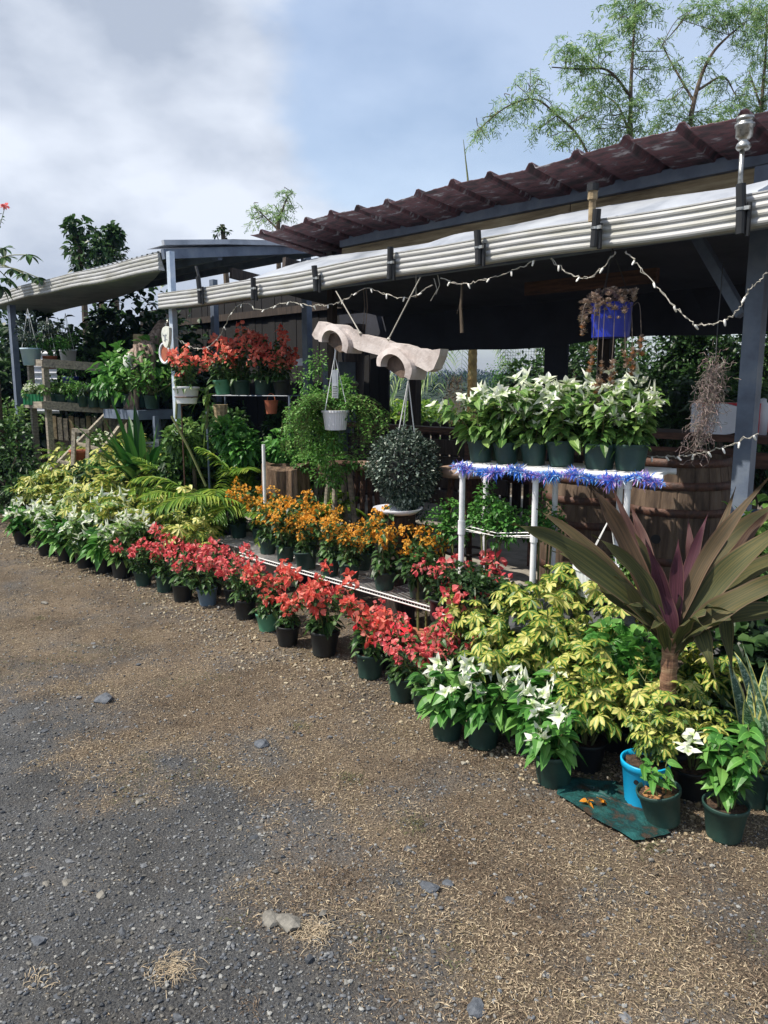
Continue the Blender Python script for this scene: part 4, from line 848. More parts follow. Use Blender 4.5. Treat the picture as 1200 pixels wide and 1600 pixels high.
for r_, (y, xa, xb, n, s_) in enumerate([(3.1, -7.3, -5.4, 7, 1.05), (3.36, -9.0, -5.9, 11, 1.25), (3.62, -9.3, -7.0, 9, 1.4), (3.9, -9.6, -7.6, 7, 1.55)]):
    for j, x in enumerate(np.linspace(xa, xb, n)):
        x += .06*math.sin(j*5+r_); plant('potted_schefflera', 'black', SCH, k, (x, y+.04*math.sin(j*4), gz(x, y)), 'yellow variegated schefflera, %s from left in the %s row of the left block' % (ORD[j], ['front', 'second', 'third', 'back'][r_]), 'potted plant', 'yellow scheffleras in the far left block', 1.05, psc=s_*(1.08+.12*math.sin(j*3.1)+(.12 if x < -7 else 0)), rz=k*1.9); k += 1

# right block
whr = [(682, 1155, 1.05, 'green', 'white bougainvillea with dark drooping leaves, left end of the right block'), (738, 1170, 1.05, 'green', 'white bougainvilleas opening in front of the yellow leaves at the block centre'), (850, 1232, 1.1, 'green', 'large leaved white bougainvillea in green pot at the edge of the green tarp')]
for i, (px, py, s_, pot, lb) in enumerate(whr):
    p = atz(px, py, 0); plant('potted_white_bougainvillea', pot, WHID, i, (p[0], p[1]+.07, gz(p[0], p[1])), lb, 'potted plant', 'white bougainvilleas in the right block', s_, psc=1.0, rz=i*2.4)
p = atz(800, 1190, 0); plant('potted_white_bougainvillea', 'green', WHID, 1, (p[0], p[1]+.16, gz(p[0], p[1])), 'white bougainvillea between the two pots left of the green tarp', 'potted plant', 'white bougainvilleas in the right block', 1., psc=1.1, rz=1.)
sr = [(750, 1100, 0, .95), (820, 1130, 1, .95), (890, 1165, 2, .95), (945, 1178, 3, .85), (1085, 1165, 1, .95)]
for i, (px, py, k_, s_) in enumerate(sr):
    p = atz(px, py, 0); plant('potted_schefflera', 'black', SCH, k_, (p[0], p[1]+.1, gz(p[0], p[1])), 'bright yellow variegated schefflera, %s from left in the front of the right block' % ORD[i], 'potted plant', 'yellow scheffleras in the right block', 1., psc=s_, rz=i*1.1)
sr2 = [(-2.62, 3.05, 0, .82), (-2.3, 3.0, 1, .88), (-2.02, 2.97, 2, .93), (-1.74, 2.95, 0, .86), (-2.15, 3.3, 1, .98), (-1.88, 3.27, 2, 1.0), (-1.5, 2.93, 1, .72), (-1.2, 2.8, 0, .58)]
for i, (x, y, k_, s_) in enumerate(sr2):
    plant('potted_schefflera', 'black', SCHT, k_, (x, y, gz(x, y)), 'tall yellow and green schefflera, %s of the tall ones behind the right block' % ORD[i], 'potted plant', 'tall yellow scheffleras in the right block', 1., psc=s_, rz=i*1.4)
for i, (x, y, k_, s_) in enumerate([(-2.15, 2.72, 0, .85), (-1.62, 2.72, 2, .9), (-1.40, 2.82, 3, .8)]):
    plant('potted_schefflera', 'black', SCH, k_, (x, y, gz(x, y)), 'low bushy yellow schefflera, %s of those packed in the middle of the right block' % ORD[i], 'potted plant', 'yellow scheffleras in the right block', 1., psc=s_, rz=i*2.7)
p = atz(735, 1050, .2); plant('potted_bougainvillea', 'black', REDS, 2, (-2.62, 3.2, .0), 'red bougainvillea flowering among the yellow scheffleras', 'potted plant', None, 1., psc=1.15)

# cyan pot, tilted pot, right hand pot, snake plants
p = atz(990, 1268, 0); pm = pot_mesh(M_potblue, .09, .185)
t = thing('cyan_pot_plant', 'tall bright cyan pot with arching variegated leaves', 'potted plant', (p[0], p[1]+.07, gz(p[0], p[1])))
obj('pot', pm, t); obj('soil', soil_mesh(.08, .165), t); o = obj('foliage', SCH[2]['foliage'], t, loc=(.02, .03, .09)); o.scale = (.58, .58, .6)
mb = MB(); a = -1.45; mb.tube([(.081*math.cos(a), .081*math.sin(a), .125), (.0865*math.cos(a), .0865*math.sin(a), .125)], .009, M_black, 12); obj('drain_hole', mb, t)
def sprig(seed, m, n=24, Lf=.07, h=.2, spread=.09, nst=4, z0=.11, droop=.5):
    rr = rg(seed); fo = MB(); st = stems_(fo, rr, nst, z0, h*.6, h, spread*.4, spread)
    P_ = []; D_ = []
    for s_ in st:
        u = rr.uniform(.25, 1, n); a = rr.uniform(0, 6.28, n); P_.append(along(s_, u)); D_.append(np.stack([np.cos(a), np.sin(a), rr.uniform(.0, .8, n)], -1))
    P_ = np.vstack(P_); D_ = np.vstack(D_); fo.leaves(P_, D_, m, rr.uniform(.6, 1.1, len(P_))*Lf, rr.uniform(.4, .5, len(P_))*Lf, droop=droop, rng=rr, seg=5); return fo.mesh('foliage')
p = atz(1028, 1302, 0)
t = thing('tilted_green_pot', 'green pot leaning left with bark mulch and a small leafy plant', 'potted plant', (p[0]-.01, p[1]+.06, gz(p[0], p[1])+.012)); t.rotation_euler = (.0, -.2, .6)
obj('pot', POT['green'], t); mulch = MB(); rr = rg(77); pp = rr.uniform(-.05, .05, (70, 2)); mulch.rocks(np.column_stack([pp, np.full(70, .113)]), rr.uniform(.006, .013, 70), mat('bark_mulch', ['#5e3f28', '#a87a4c'], .9, 30), rr); obj('mulch', mulch, t); obj('soil', SOIL, t)
obj('foliage', sprig(311, M_bright, 9, .065, .15, .06, 3), t)
p = atz(1117, 1320, 0)
t = thing('green_leaf_pot', 'green pot at the lower right with long bright leaves and a white flower', 'potted plant', (p[0], p[1]+.07, gz(p[0], p[1])))
obj('pot', POT['green'], t); obj('soil', SOIL, t); obj('foliage', sprig(312, M_bright, 22, .09, .34, .13, 7, droop=.6), t)
fb = MB(); rr = rg(5); c_ = np.array([-.1, -.05, .33]); 
for j in range(4):
    c2 = c_+rr.normal(0, .03, 3); an = np.arange(4)*1.57+j; fb.leaves(np.tile(c2, (4, 1)), np.stack([np.cos(an), np.sin(an), np.full(4, .5)], -1), M_white, .05, .03, seg=3, rng=rr)
obj('flowers', fb, t)
def snake(seed, n=12, Lr=(.25, .45)):
    rr = rg(seed); mb = MB(); a = rr.uniform(0, 6.28, n); tl = rr.uniform(.1, 1.05, n); D_ = np.stack([np.cos(a)*np.sin(tl), np.sin(a)*np.sin(tl), np.cos(tl)], -1)
    mb.leaves(np.stack([np.cos(a)*.03, np.sin(a)*.03, np.full(n, .1)], -1), D_, M_snake, rr.uniform(*Lr, n), rr.uniform(.035, .055, n), fold=.2, droop=rr.uniform(.0, .3, n), seg=8, up=np.stack([-np.cos(a), -np.sin(a), np.full(n, .3)], -1), roll=.2, shape='lance', rng=rr); return {'foliage': mb.mesh('foliage')}
SN = [snake(320, 16, (.3, .5)), snake(321, 18, (.32, .58)), snake(322, 14, (.3, .5))]
for i, (px, py, zz, lb) in enumerate([(1152, 1268, 0, 'snake plant in dark pot just right of the green leaf pot'), (1208, 1285, 0, 'snake plant with yellow edged leaves at the right edge of the photo'), (1185, 1235, 0, 'snake plant leaning left at the back of the right corner')]):
    p = atz(px, py, 0); plant('snake_plant', 'green', SN, i, (p[0], p[1]+.1, gz(p[0], p[1])), lb, 'snake plant', 'snake plants in the right corner', 1.2, rz=i*2.)
# green tarp on the ground
mb = MB(); a_ = [atz(x, y, 0) for x, y in ((868, 1248), (990, 1322), (1045, 1310), (1030, 1250), (960, 1225), (880, 1212))]
c_ = np.mean(a_, 0); nu = 14; v = [(c_[0], c_[1], .022)]; ring = []
for i in range(6):
    for u in np.linspace(0, 1, 6, endpoint=False): ring.append(a_[i]*(1-u)+a_[(i+1) % 6]*u)
n = len(ring); rr = rg(8)
for q in (.25, .5, .75, 1.):
    for p in ring:
        w = c_*(1-q)+p*q+rr.normal(0, .004, 3); v.append((w[0], w[1], .016+gz(w[0], w[1])+rr.uniform(-.004, .012)*(1.2-q)))
f = [(0, 1+i, 1+(i+1) % n) for i in range(n)]+[(1+r_*n+i, 1+(r_+1)*n+i, 1+(r_+1)*n+(i+1) % n, 1+r_*n+(i+1) % n) for r_ in range(3) for i in range(n)]
mb.add(v, f, M_tarp); obj('ground_tarp', mb, smooth=True, label='crumpled dark green tarp on the ground under the right hand pots', cat='tarp')
for i, (px, py, lb) in enumerate([(918, 1258, 'curled dry orange leaf on the green tarp, left one'), (938, 1256, 'curled dry orange leaf on the green tarp, right one')]):
    p = atz(px, py, .02); mb = MB(); rr = rg(i+40); mb.leaves(rr.normal(0, .004, (5, 3)), rr.normal(0, 1, (5, 3))+[0, 0, .5], M_orange, .03, .02, droop=.4, rng=rr, rn=.1); obj('dry_leaf', mb, loc=(p[0], p[1], .035), label=lb, cat='dry leaf')

# ------------------------------------------------------------------ white pipe table with white bougainvilleas
TZ = 1.15
A = atz(718, 724, TZ); B = atz(1030, 742, TZ); ux = unit((B-A)*[1, 1, 0]); vy = np.array([-ux[1], ux[0], 0]); Lt = np.linalg.norm(B-A)
pt = thing('pipe_plant_stand', 'white plastic pipe stand with blue tinsel holding white bougainvilleas', 'plant stand', (A[0], A[1], 0))
def TP(s_, w_, z_): return ux*s_+vy*w_+np.array([0, 0, z_])
Wt = .34; lx = float((atz(830, 733, TZ)-A)@ux)
lr_ = float((atz(985, 738, TZ)-A)@ux)
for nm, (s_, w_) in enumerate([(.02, 0), (lx, 0), (lr_, 0), (.02, Wt), (lx, Wt), (lr_-.12, Wt)]):
    mb = MB(); mb.tube([TP(s_, w_, -.02), TP(s_, w_, TZ-.02)], .0165, M_pvc, 14); mb.tube([TP(s_, w_, .74), TP(s_, w_, .82)], .0215, M_pvc, 14); mb.tube([TP(s_, w_, TZ-.08), TP(s_, w_, TZ-.015)], .0215, M_pvc, 14); obj('leg', mb, pt)
mb = MB()
for w_ in (0, Wt): mb.tube([TP(-.02, w_, TZ-.015), TP(Lt+.02, w_, TZ-.015)], .0165, M_pvc, 12)
for s_ in (0.02, lx, Lt-.03): mb.tube([TP(s_, 0, TZ-.016), TP(s_, Wt, TZ-.016)], .0163, M_pvc, 12)
obj('top_frame', mb, pt)
mb = MB()
for w_ in np.arange(.02, Wt, .03): mb.tube([TP(0, w_, TZ+.003), TP(Lt, w_, TZ+.003)], .002, M_wire, 4)
for s_ in np.arange(0, Lt, .08): mb.tube([TP(s_, 0, TZ+.001), TP(s_, Wt, TZ+.001)], .002, M_wire, 4)
obj('wire_top', mb, pt)
mb = MB(); rr = rg(12)
for w_, z_ in ((0, .775), (0.01, .76), (.02, .79)): mb.tube([TP(.02, w_, z_), TP(lx*.5, w_, z_-.02+rr.uniform(-.01, .01)), TP(lx, w_, z_)], .003, M_wire, 5)
for s_ in np.linspace(.03, lx, 9): mb.tube([TP(s_, 0, .775-.01), TP(s_+rr.uniform(-.03, .03), .3, .775)], .0022, M_wire, 4)
obj('lower_wires', mb, pt)
gl = MB(); n = 2600; s_ = rr.uniform(-.02, Lt+.03, n); ph = np.abs(np.sin(s_*9.5))*.03; dd = unit(rr.normal(0, 1, (n, 3)))
P_ = np.array([TP(a_, -.03, TZ-.01-b_) for a_, b_ in zip(s_, ph)])+dd*.006
rnv = np.clip(.5+.5*np.sin(s_*31)+rr.normal(0, .25, n), 0, 1)
gl.leaves(P_, dd, M_tinsel, rr.uniform(.02, .048, n)*(1+.45*np.sin(s_*38)), .0055, fold=.1, droop=.1, seg=2, rn=rnv, shape='narrow', rng=rr)
obj('tinsel_garland', gl, loc=(A[0], A[1], 0), label='blue and pink tinsel garland along the front of the pipe stand', cat='garland')
wt = [(757, 'green'), (803, 'green'), (850, 'green'), (896, 'green'), (958, 'big green'), (1007, 'big green')]
for i, (px, pot) in enumerate(wt):
    s_ = float((atz(px, 722+(px-757)*.02, TZ)-A)@ux); p = A+TP(s_, .09, 0); plant('potted_white_bougainvillea', pot, WHIS, i, (p[0], p[1], TZ+.005), 'white bougainvillea in green pot, %s from left at the pipe stand front' % ORD[i], 'potted plant', 'white bougainvilleas on the pipe stand', .98 if i < 3 else 1.05, psc=1.18 if i < 5 else .95, rz=i*2.2)
for i, s_ in enumerate(np.linspace(.12, Lt-.2, 5)):
    p = A+TP(s_, .26, 0); plant('potted_white_bougainvillea', 'green', WHIS, i+1, (p[0], p[1], TZ+.005), 'white bougainvillea in green pot, %s from left at the pipe stand back' % ORD[i], 'potted plant', 'white bougainvilleas on the pipe stand', .98, psc=1.2, rz=i*1.2+1)

# ------------------------------------------------------------------ generic foliage masses
def mass(seed, m, n, rad3, Lf, Wr=.5, shell=.6, droop=.4, seg=3, stems=8, lobes=0, zbase=None, shape='ovate', upd=.2, trunk=None):
    """leafy volume: leaf clumps spread through an uneven ellipsoid, on twigs"""
    rr = rg(seed); mb = MB(); nl = max(6, lobes); lc = unit(rr.normal(0, 1, (nl, 3)))*rr.uniform(.35, .95, (nl, 1)); lc[:, 2] = np.abs(lc[:, 2])*.9 if zbase is None else lc[:, 2]
    lr = rr.uniform(.22, .5, nl); w = rr.integers(0, nl, n); d = unit(rr.normal(0, 1, (n, 3))); P_ = lc[w]+d*lr[w][:, None]*rr.uniform(shell, 1., (n, 1))
    P_ = P_*np.array(rad3); D_ = d+np.array([0, 0, upd])+rr.normal(0, .5, (n, 3))
    for i in range(min(stems, nl)):
        e = lc[i]*np.array(rad3); b_ = np.array([0, 0, -rad3[2]*.2 if zbase is None else zbase]); mid = (b_+e)/2+rr.normal(0, .06, 3)*np.array(rad3); mb.tube(cat([b_, mid, e], 4), [.008*max(rad3)*2, ]*9, M_bark if max(rad3) > .5 else M_stem, 5)
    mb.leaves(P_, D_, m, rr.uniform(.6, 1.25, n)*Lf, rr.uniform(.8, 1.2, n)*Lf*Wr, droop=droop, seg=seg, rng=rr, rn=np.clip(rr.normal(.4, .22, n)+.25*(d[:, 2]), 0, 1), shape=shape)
    return mb
def frond(mb, rr, base, d, Lr, nlf, Lf, droop, m, w=.012):
    u = np.linspace(0, 1, 14); d = unit(np.array(d, float)); P_ = base+d*(Lr*u)[:, None]-np.array([0, 0, 1.])*(droop*Lr*u**2)[:, None]
    mb.tube(P_, np.linspace(.005, .0015, 14), M_stem, 4); uu = np.repeat(np.linspace(.22, 1, nlf), 2); sgn = np.tile([1, -1], nlf); Q = along(P_, uu); t_ = unit(along(np.gradient(P_, axis=0), uu))
    sd_ = unit(np.cross(t_, [0, 0, 1.]))*sgn[:, None]; D_ = sd_*.8+t_*.7+rr.normal(0, .06, Q.shape)+np.array([0, 0, .15]); ln = Lf*np.sin(np.pi*(.18+.75*uu))
    mb.leaves(Q, D_, m, ln, w, fold=.25, droop=.45, seg=3, rng=rr, shape='lance', roll=.1)
def palm(seed, n, Lr, nlf, Lf, m=M_frond, w=.013, el=(.7, 1.3)):
    rr = rg(seed); mb = MB()
    for i in range(n):
        a = i*2.4+rr.uniform(-.3, .3); e = rr.uniform(*el); frond(mb, rr, np.array([.03*math.cos(a), .03*math.sin(a), 0]), (math.cos(a)*math.cos(e), math.sin(a)*math.cos(e), math.sin(e)), Lr*rr.uniform(.7, 1.1), nlf, Lf, rr.uniform(.35, .7), m, w)
    return mb

# areca palms behind the orange flowers
for i, (px, py, d, s_, lb) in enumerate([(345, 800, 7.2, 1.25, 'yellow green areca palm behind the first orange flowers'), (412, 790, 6.8, 1.3, 'dark green areca palm left of the hollow log'), (290, 815, 7.7, 1.05, 'small areca palm beside the white blocks'), (485, 800, 6.2, .85, 'spiky grassy palm in front of the wooden stools')]):
    p = atD(px, py, d); t = thing('areca_palm', lb, 'palm', (p[0], p[1], 0), group='areca palms behind the orange flowers'); obj('fronds', palm(400+i, 18, s_, 26, .2*s_+.04, M_frond, .02), t, loc=(0, 0, .34))
    mb = MB(); [mb.tube([(.02*math.cos(q_), .02*math.sin(q_), .1), (.03*math.cos(q_), .03*math.sin(q_), .4)], .009, M_stem, 6) for q_ in (0, 2, 4)]; obj('canes', mb, t)
    mb = MB(); mb.lathe([(.001, 0), (.09, 0), (.11, .14), (.115, .15), (.1, .15), (.001, .14)], M_potd, 20); obj('pot', mb, t)
# crinum with broad straps, left
p = atD(228, 800, 7.9); t = thing('spider_lily', 'large dark green strap leaved lily behind the yellow plants', 'lily', (p[0], p[1], .42))
mb = MB(); mb.lathe([(.001, -.42), (.13, -.42), (.17, 0), (.001, 0)], M_potd, 20); obj('pot', mb, t); mb = MB(); rr = rg(410); n = 46; a = rr.uniform(0, 6.28, n); el = rr.uniform(.5, 1.45, n)
mb.leaves(np.stack([np.cos(a)*.05, np.sin(a)*.05, np.full(n, .1)], -1), np.stack([np.cos(a)*np.cos(el), np.sin(a)*np.cos(el), np.sin(el)], -1), M_strap, rr.uniform(.75, 1.2, n), rr.uniform(.06, .1, n), fold=.16, droop=rr.uniform(.1, .5, n), seg=10, up=np.stack([-np.cos(a), -np.sin(a), np.full(n, .6)], -1), roll=.1, shape='strap', rng=rr)
obj('leaves', mb, t)
# leafy creepers and shrubs between post and hanging basket
for i, (px, py, d, r3, m, n, Lf, lb) in enumerate([
    (300, 685, 7.2, (.36, .3, .36), M_light, 1100, .07, 'leafy green shrub at the foot of the pale post'),
    (372, 690, 7.0, (.42, .3, .36), M_bright, 1500, .075, 'green creeper leaves below the upper red flowers'),
    (440, 690, 6.8, (.32, .25, .30), M_bright, 600, .07, 'green shrub left of the hollow log'),
    (330, 735, 7.5, (.38, .25, .22), M_green, 600, .08, 'dark leafy shrub behind the areca palms'),
    (275, 710, 7.3, (.15, .15, .55), M_light, 220, .1, 'thin upright shoots beside the pale post')]):
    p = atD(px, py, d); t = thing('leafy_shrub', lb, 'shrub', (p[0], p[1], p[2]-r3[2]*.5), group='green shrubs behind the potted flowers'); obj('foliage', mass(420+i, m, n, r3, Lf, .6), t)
    mb = MB(); mb.tube([(0, 0, -(p[2]-r3[2]*.5)), (.02, 0, -.2), (0, 0, 0)], [.03, .02, .015], M_bark, 6); obj('stem', mb, t)
# tall canes beside the post
mb = MB(); rr = rg(433)
for x0_, y0_, x1_, y1_ in ((322, 670, 324, 605), (322, 760, 268, 650), (275, 655, 273, 585)): mb.tube(cat([atD(x0_, y0_, 6.8), atD((x0_+x1_)/2+2, (y0_+y1_)/2, 6.8), atD(x1_, y1_, 6.8)], 5), .012, M_stem, 6)
c0 = atD(322, 640, 6.8); D_ = rr.normal(0, 1, (18, 3))+[0, 0, .4]; mb.leaves(c0+np.column_stack([np.zeros(18), np.zeros(18), rr.uniform(-.15, .2, 18)]), D_, M_light, .2, .035, droop=.5, seg=6, rng=rr, shape='lance')
obj('green_cane', mb, label='green cane with long narrow leaves right of the pale post', cat='cane plant')

# upper wire shelf with red bougainvilleas
a_ = atD(322, 618, 7.05); b_ = atD(452, 618, 6.75); us = thing('upper_wire_shelf', 'dark wire shelf under the upper red bougainvilleas', 'shelf', tuple(a_))
mb = MB(); dv = b_-a_; dv[2] = 0; dn = unit(dv); pn = np.array([-dn[1], dn[0], 0]); Ls = np.linalg.norm(dv)
for w_ in (0, .15, .32): mb.tube([pn*w_, dn*Ls+pn*w_], .005, M_steel, 5)
for s_ in np.arange(0, Ls, .03): mb.tube([dn*s_, dn*s_+pn*.32], .0025, M_steel, 4)
obj('wire_grid', mb, us)
for s_, w_ in ((0, 0), (Ls, 0), (0, .32), (Ls, .32)):
    mb = MB(); mb.tube([dn*s_+pn*w_+[0, 0, -a_[2]], dn*s_+pn*w_+[0, 0, .0]], .011, M_steel, 6); obj('leg', mb, us)
us_n = ['pale green', 'green', 'green', 'black']
for i in range(4):
    p = a_+dn*(Ls*(.14+.24*i))+pn*.1; plant('potted_bougainvillea', us_n[i], REDU, i, (p[0], p[1], p[2]+.005), 'scarlet bougainvillea in %s pot, %s from left on the upper wire shelf' % (us_n[i], ORD[i]), 'potted plant', 'scarlet bougainvilleas on the upper wire shelf', 1.05, psc=1.1-.06*i, rz=i*1.7)
    if i % 2: continue
    p = a_+dn*(Ls*(.2+.24*i))+pn*.27; plant('potted_bougainvillea', 'green', REDU, i+1, (p[0], p[1], p[2]+.005), 'scarlet bougainvillea at the back of the upper shelf, %s from left' % ORD[i], 'potted plant', 'scarlet bougainvilleas on the upper wire shelf', 1.05, psc=1.25, rz=i*2.7)
p = atD(292, 631, 6.75); t = plant('potted_bougainvillea', 'white', REDU, 1, (p[0], p[1], p[2]), 'scarlet bougainvillea in round white pot beside the pale post', 'potted plant', None, .98, psc=1.25)
ps = thing('pot_stand', 'thin rusty rod stand holding the round white pot', 'plant stand', (p[0], p[1], 0))
mb = MB(); k_ = np.linspace(0, 6.283, 24); mb.tube([(.1*math.cos(q), .1*math.sin(q), p[2]+.06) for q in k_], .005, M_hoop, 5); obj('ring', mb, ps)
mb = MB(); mb.tube([(-.1, 0, 0), (-.1, 0, p[2]+.06)], .007, M_hoop, 6); mb.tube([(-.1, 0, p[2]-.02), (.0, 0, p[2]-.01), (.1, 0, p[2]+.06)], .005, M_hoop, 5); obj('rod', mb, ps)
p = atD(345, 646, 7.0); mb = MB(); mb.lathe([(.001, 0), (.05, 0), (.065, .15), (.068, .16), (.001, .16)], M_woodp, 20, flute=.04, nf=10); obj('ribbed_pot', mb, loc=tuple(p-[0, 0, .08]), label='cream ribbed pot under the upper wire shelf', cat='pot')
p = atD(424, 636, 6.9); mb = MB(); mb.lathe([(.001, 0), (.045, 0), (.06, .1), (.065, .12), (.05, .12)], M_terra, 18); mb.tube([(.06*math.cos(q), .0, .12+.06*math.sin(q)) for q in np.linspace(0, math.pi, 10)], .004, M_terra, 5)
obj('terracotta_basket', mb, loc=tuple(p-[0, 0, .06]), label='small terracotta basket hanging under the upper shelf end', cat='basket')

# ------------------------------------------------------------------ hanging plants
def hang(mb, top, rim, r, n=3, m=M_potw, w=.003):
    for i in range(n):
        a = i*6.283/n+.5; mb.tube([top, np.array([r*math.cos(a), r*math.sin(a), rim])], w, m, 5)
def trailing(seed, m, n, r, up, down, Lf, spread=.1, per=16, cup=.4, side=None):
    rr = rg(seed); mb = MB(); PP = []; DD = []
    for i in range(n):
        a = rr.uniform(0, 6.28)
        if side is not None: a = -.7+rr.choice([-1, 1], p=[.62, .38])*rr.uniform(.95, 3.1)
        o_ = np.array([math.cos(a), math.sin(a), 0]); dn_ = rr.uniform(.1, 1)*down; upw = rr.uniform(.2, 1)*up; sp_ = rr.uniform(.3, 1.)*spread
        P_ = cat([o_*r*.4, o_*(r*.9+sp_*.5)+[0, 0, upw], o_*(r+sp_)+[0, 0, upw*.3-dn_*.3], o_*(r+sp_*1.05)+[0, 0, -dn_]], 5); mb.tube(P_, .0013, M_stem, 3)
        u = np.linspace(.1, 1, per)+rr.normal(0, .01, per); PP.append(along(P_, np.clip(u, 0, 1))); a2 = rr.uniform(0, 6.28, per); DD.append(np.stack([np.cos(a2), np.sin(a2), rr.uniform(-.4, .5, per)], -1))
    PP = np.vstack(PP); DD = np.vstack(DD); mb.leaves(PP, DD, m, rr.uniform(.6, 1.2, len(PP))*Lf, rr.uniform(.5, .7, len(PP))*Lf, droop=.3, seg=2, rng=rr, shape='round'); return mb
p = atY(524, 642, GY-.02); tp = atY(523, 548, GY-.02)-p
t = thing('hanging_basket', 'white ribbed hanging pot with feathery bright green trailing plant', 'hanging plant', tuple(p))
mb = MB(); mb.lathe([(.001, -.135), (.075, -.135), (.092, -.01), (.1, -.01), (.101, .004), (.094, .005), (.08, -.02), (.001, -.03)], M_potw, 60, flute=.012, nf=30); obj('pot', mb, t)
mb = MB(); hang(mb, tp-[0, 0, .03], 0, .095); mb.tube([tp-[0, 0, .06], tp-[-.01, 0, .0], tp+[.0, 0, .05], tp+[.03, 0, .06], tp+[.045, 0, .03]], .007, M_potw, 8); obj('hanger', mb, t)
obj('foliage', trailing(501, M_feather, 240, .09, .12, .34, .027, .30, 20, side=3.6), t)
mb = mass(502, M_feather, 2700, (.3, .2, .36), .026, .55, .3, zbase=0., lobes=16); o = obj('foliage', mb, t, loc=(-.2, .08, .12)); o = obj('foliage', mass(503, M_feather, 1500, (.26, .18, .24), .028, .55, .3, zbase=0., lobes=12), t, loc=(-.1, .06, -.34))
mb = MB(); mb.box((0, 0, 0), (.07, .002, .2), M_zinc); 
for k_ in range(7): mb.box((0, -.002, -.09+k_*.012), (.05, .001, .004), M_black)
o = obj('care_tag', mb, t, loc=tuple(tp*.45)); 
p = atY(631, 735, GY-.02); tp = atY(638, 574, GY-.03)-p
t = thing('hanging_ball_plant', 'big round ball of tiny grey green leaves hanging from right arch', 'hanging plant', tuple(p))
rr = rg(510); n = 5200; mb = MB(); d = unit(rr.normal(0, 1, (n, 3))); q = (.62+.38*rr.power(2.5, n))*(1+.1*np.sin(d[:, 0]*7+1)*np.cos(d[:, 2]*6))
P_ = d*q[:, None]*np.array([.235, .235, .27]); k_ = P_[:, 2] < -.05; P_[k_, :2] *= np.clip(1+P_[k_, 2:3]*1.5, .35, 1); P_[:, 0] += np.where(k_, .1*(-P_[:, 2]-.05)*2.5, 0)
mb.leaves(P_, d+rr.normal(0, .6, (n, 3)), M_grey, rr.uniform(.018, .031, n), rr.uniform(.013, .021, n), droop=.2, seg=2, rng=rr, shape='round'); obj('foliage', mb, t)
mb = MB(); tl = MB(); n = 500; zz = rr.uniform(-.36, -.15, n); tl.leaves(np.stack([.08+.045*rr.normal(0, 1, n)-(zz+.15)*.15, .05*rr.normal(0, 1, n), zz], -1), rr.normal(0, 1, (n, 3)), M_grey, .018, .012, seg=2, rng=rr, shape='round'); obj('foliage', tl, t)
mb.lathe([(.001, -.1), (.08, -.1), (.1, .06), (.001, .06)], M_potd, 16); obj('pot', mb, t)
mb = MB(); hang(mb, tp+[0, 0, -.08], .1, .09, 3, M_wire, .0042); mb.tube([tp+[0, 0, -.08], tp+[0, 0, -.02], tp+[-.02, 0, .0], tp+[-.025, .0, .03]], .008, M_wire, 6); obj('hanger', mb, t)
# blue pot with trailing succulent
p = atD(955, 498, 4.15); t = thing('hanging_succulent', 'cobalt blue hanging pot with brown ghost plant rosettes spilling down', 'hanging plant', tuple(p))
mb = MB(); mb.lathe([(.001, -.1), (.1, -.1), (.108, .07), (.112, .08), (.1, .08), (.001, .06)], M_potnavy, 32); obj('pot', mb, t)
tp = atY(957, 388, 3.7)-p; mb = MB(); hang(mb, tp, .07, .105, 3, M_black, .0025); obj('hanger', mb, t)
def rosette(mb, c, R, rr, m, nl=14):
    a = np.arange(nl)*2.399; el = np.linspace(1.2, .1, nl); ax = rr.normal(0, .5, 3); D_ = np.stack([np.cos(a)*np.cos(el), np.sin(a)*np.cos(el), np.sin(el)], -1)+ax*.5
    mb.leaves(np.tile(c, (nl, 1)), D_, m, R, R*.55, fold=.3, droop=-.1, seg=2, rng=rr, shape='round', roll=.1)
mb = MB(); rr = rg(520)
for i in range(70):
    a = rr.uniform(0, 6.28); q = .135*math.sqrt(rr.uniform(.1, 1)); rosette(mb, np.array([q*math.cos(a)*1.05, q*math.sin(a), .095+rr.uniform(-.02, .04)]), rr.uniform(.018, .03), rr, M_succ)
for i in range(60):
    a = rr.uniform(2.2, 5.8); q = .13+rr.uniform(0, .03); rosette(mb, np.array([q*math.cos(a)*1.05, q*math.sin(a), rr.uniform(-.02, .09)]), rr.uniform(.015, .025), rr, M_succ)
obj('rosettes', mb, t)
for x, y, ln in ((930, 535, 60), (945, 560, 80), (960, 560, 95), (985, 540, 60), (915, 500, 30), (998, 520, 45), (975, 545, 40), (938, 590, 100)):
    mb = MB(); top = atD(x, 480, 4.03)-p; e = atD(x+(-6 if x < 970 else 3), y+25, 4.03)-p; mb.tube(cat([top*np.array([.7, .7, 1]), top+[0, 0, .02], (top+e)/2+rr.normal(0, .006, 3), e], 6), .002, M_succ, 5)
    for j in range(int(ln/7)):
        c_ = e+np.array([rr.normal(0, .006), rr.normal(0, .006), .055-j*.0185]); rosette(mb, c_, rr.uniform(.018, .03), rr, M_succb if j % 2 else M_succ, 11)
    obj('trailing_stem', mb, t)
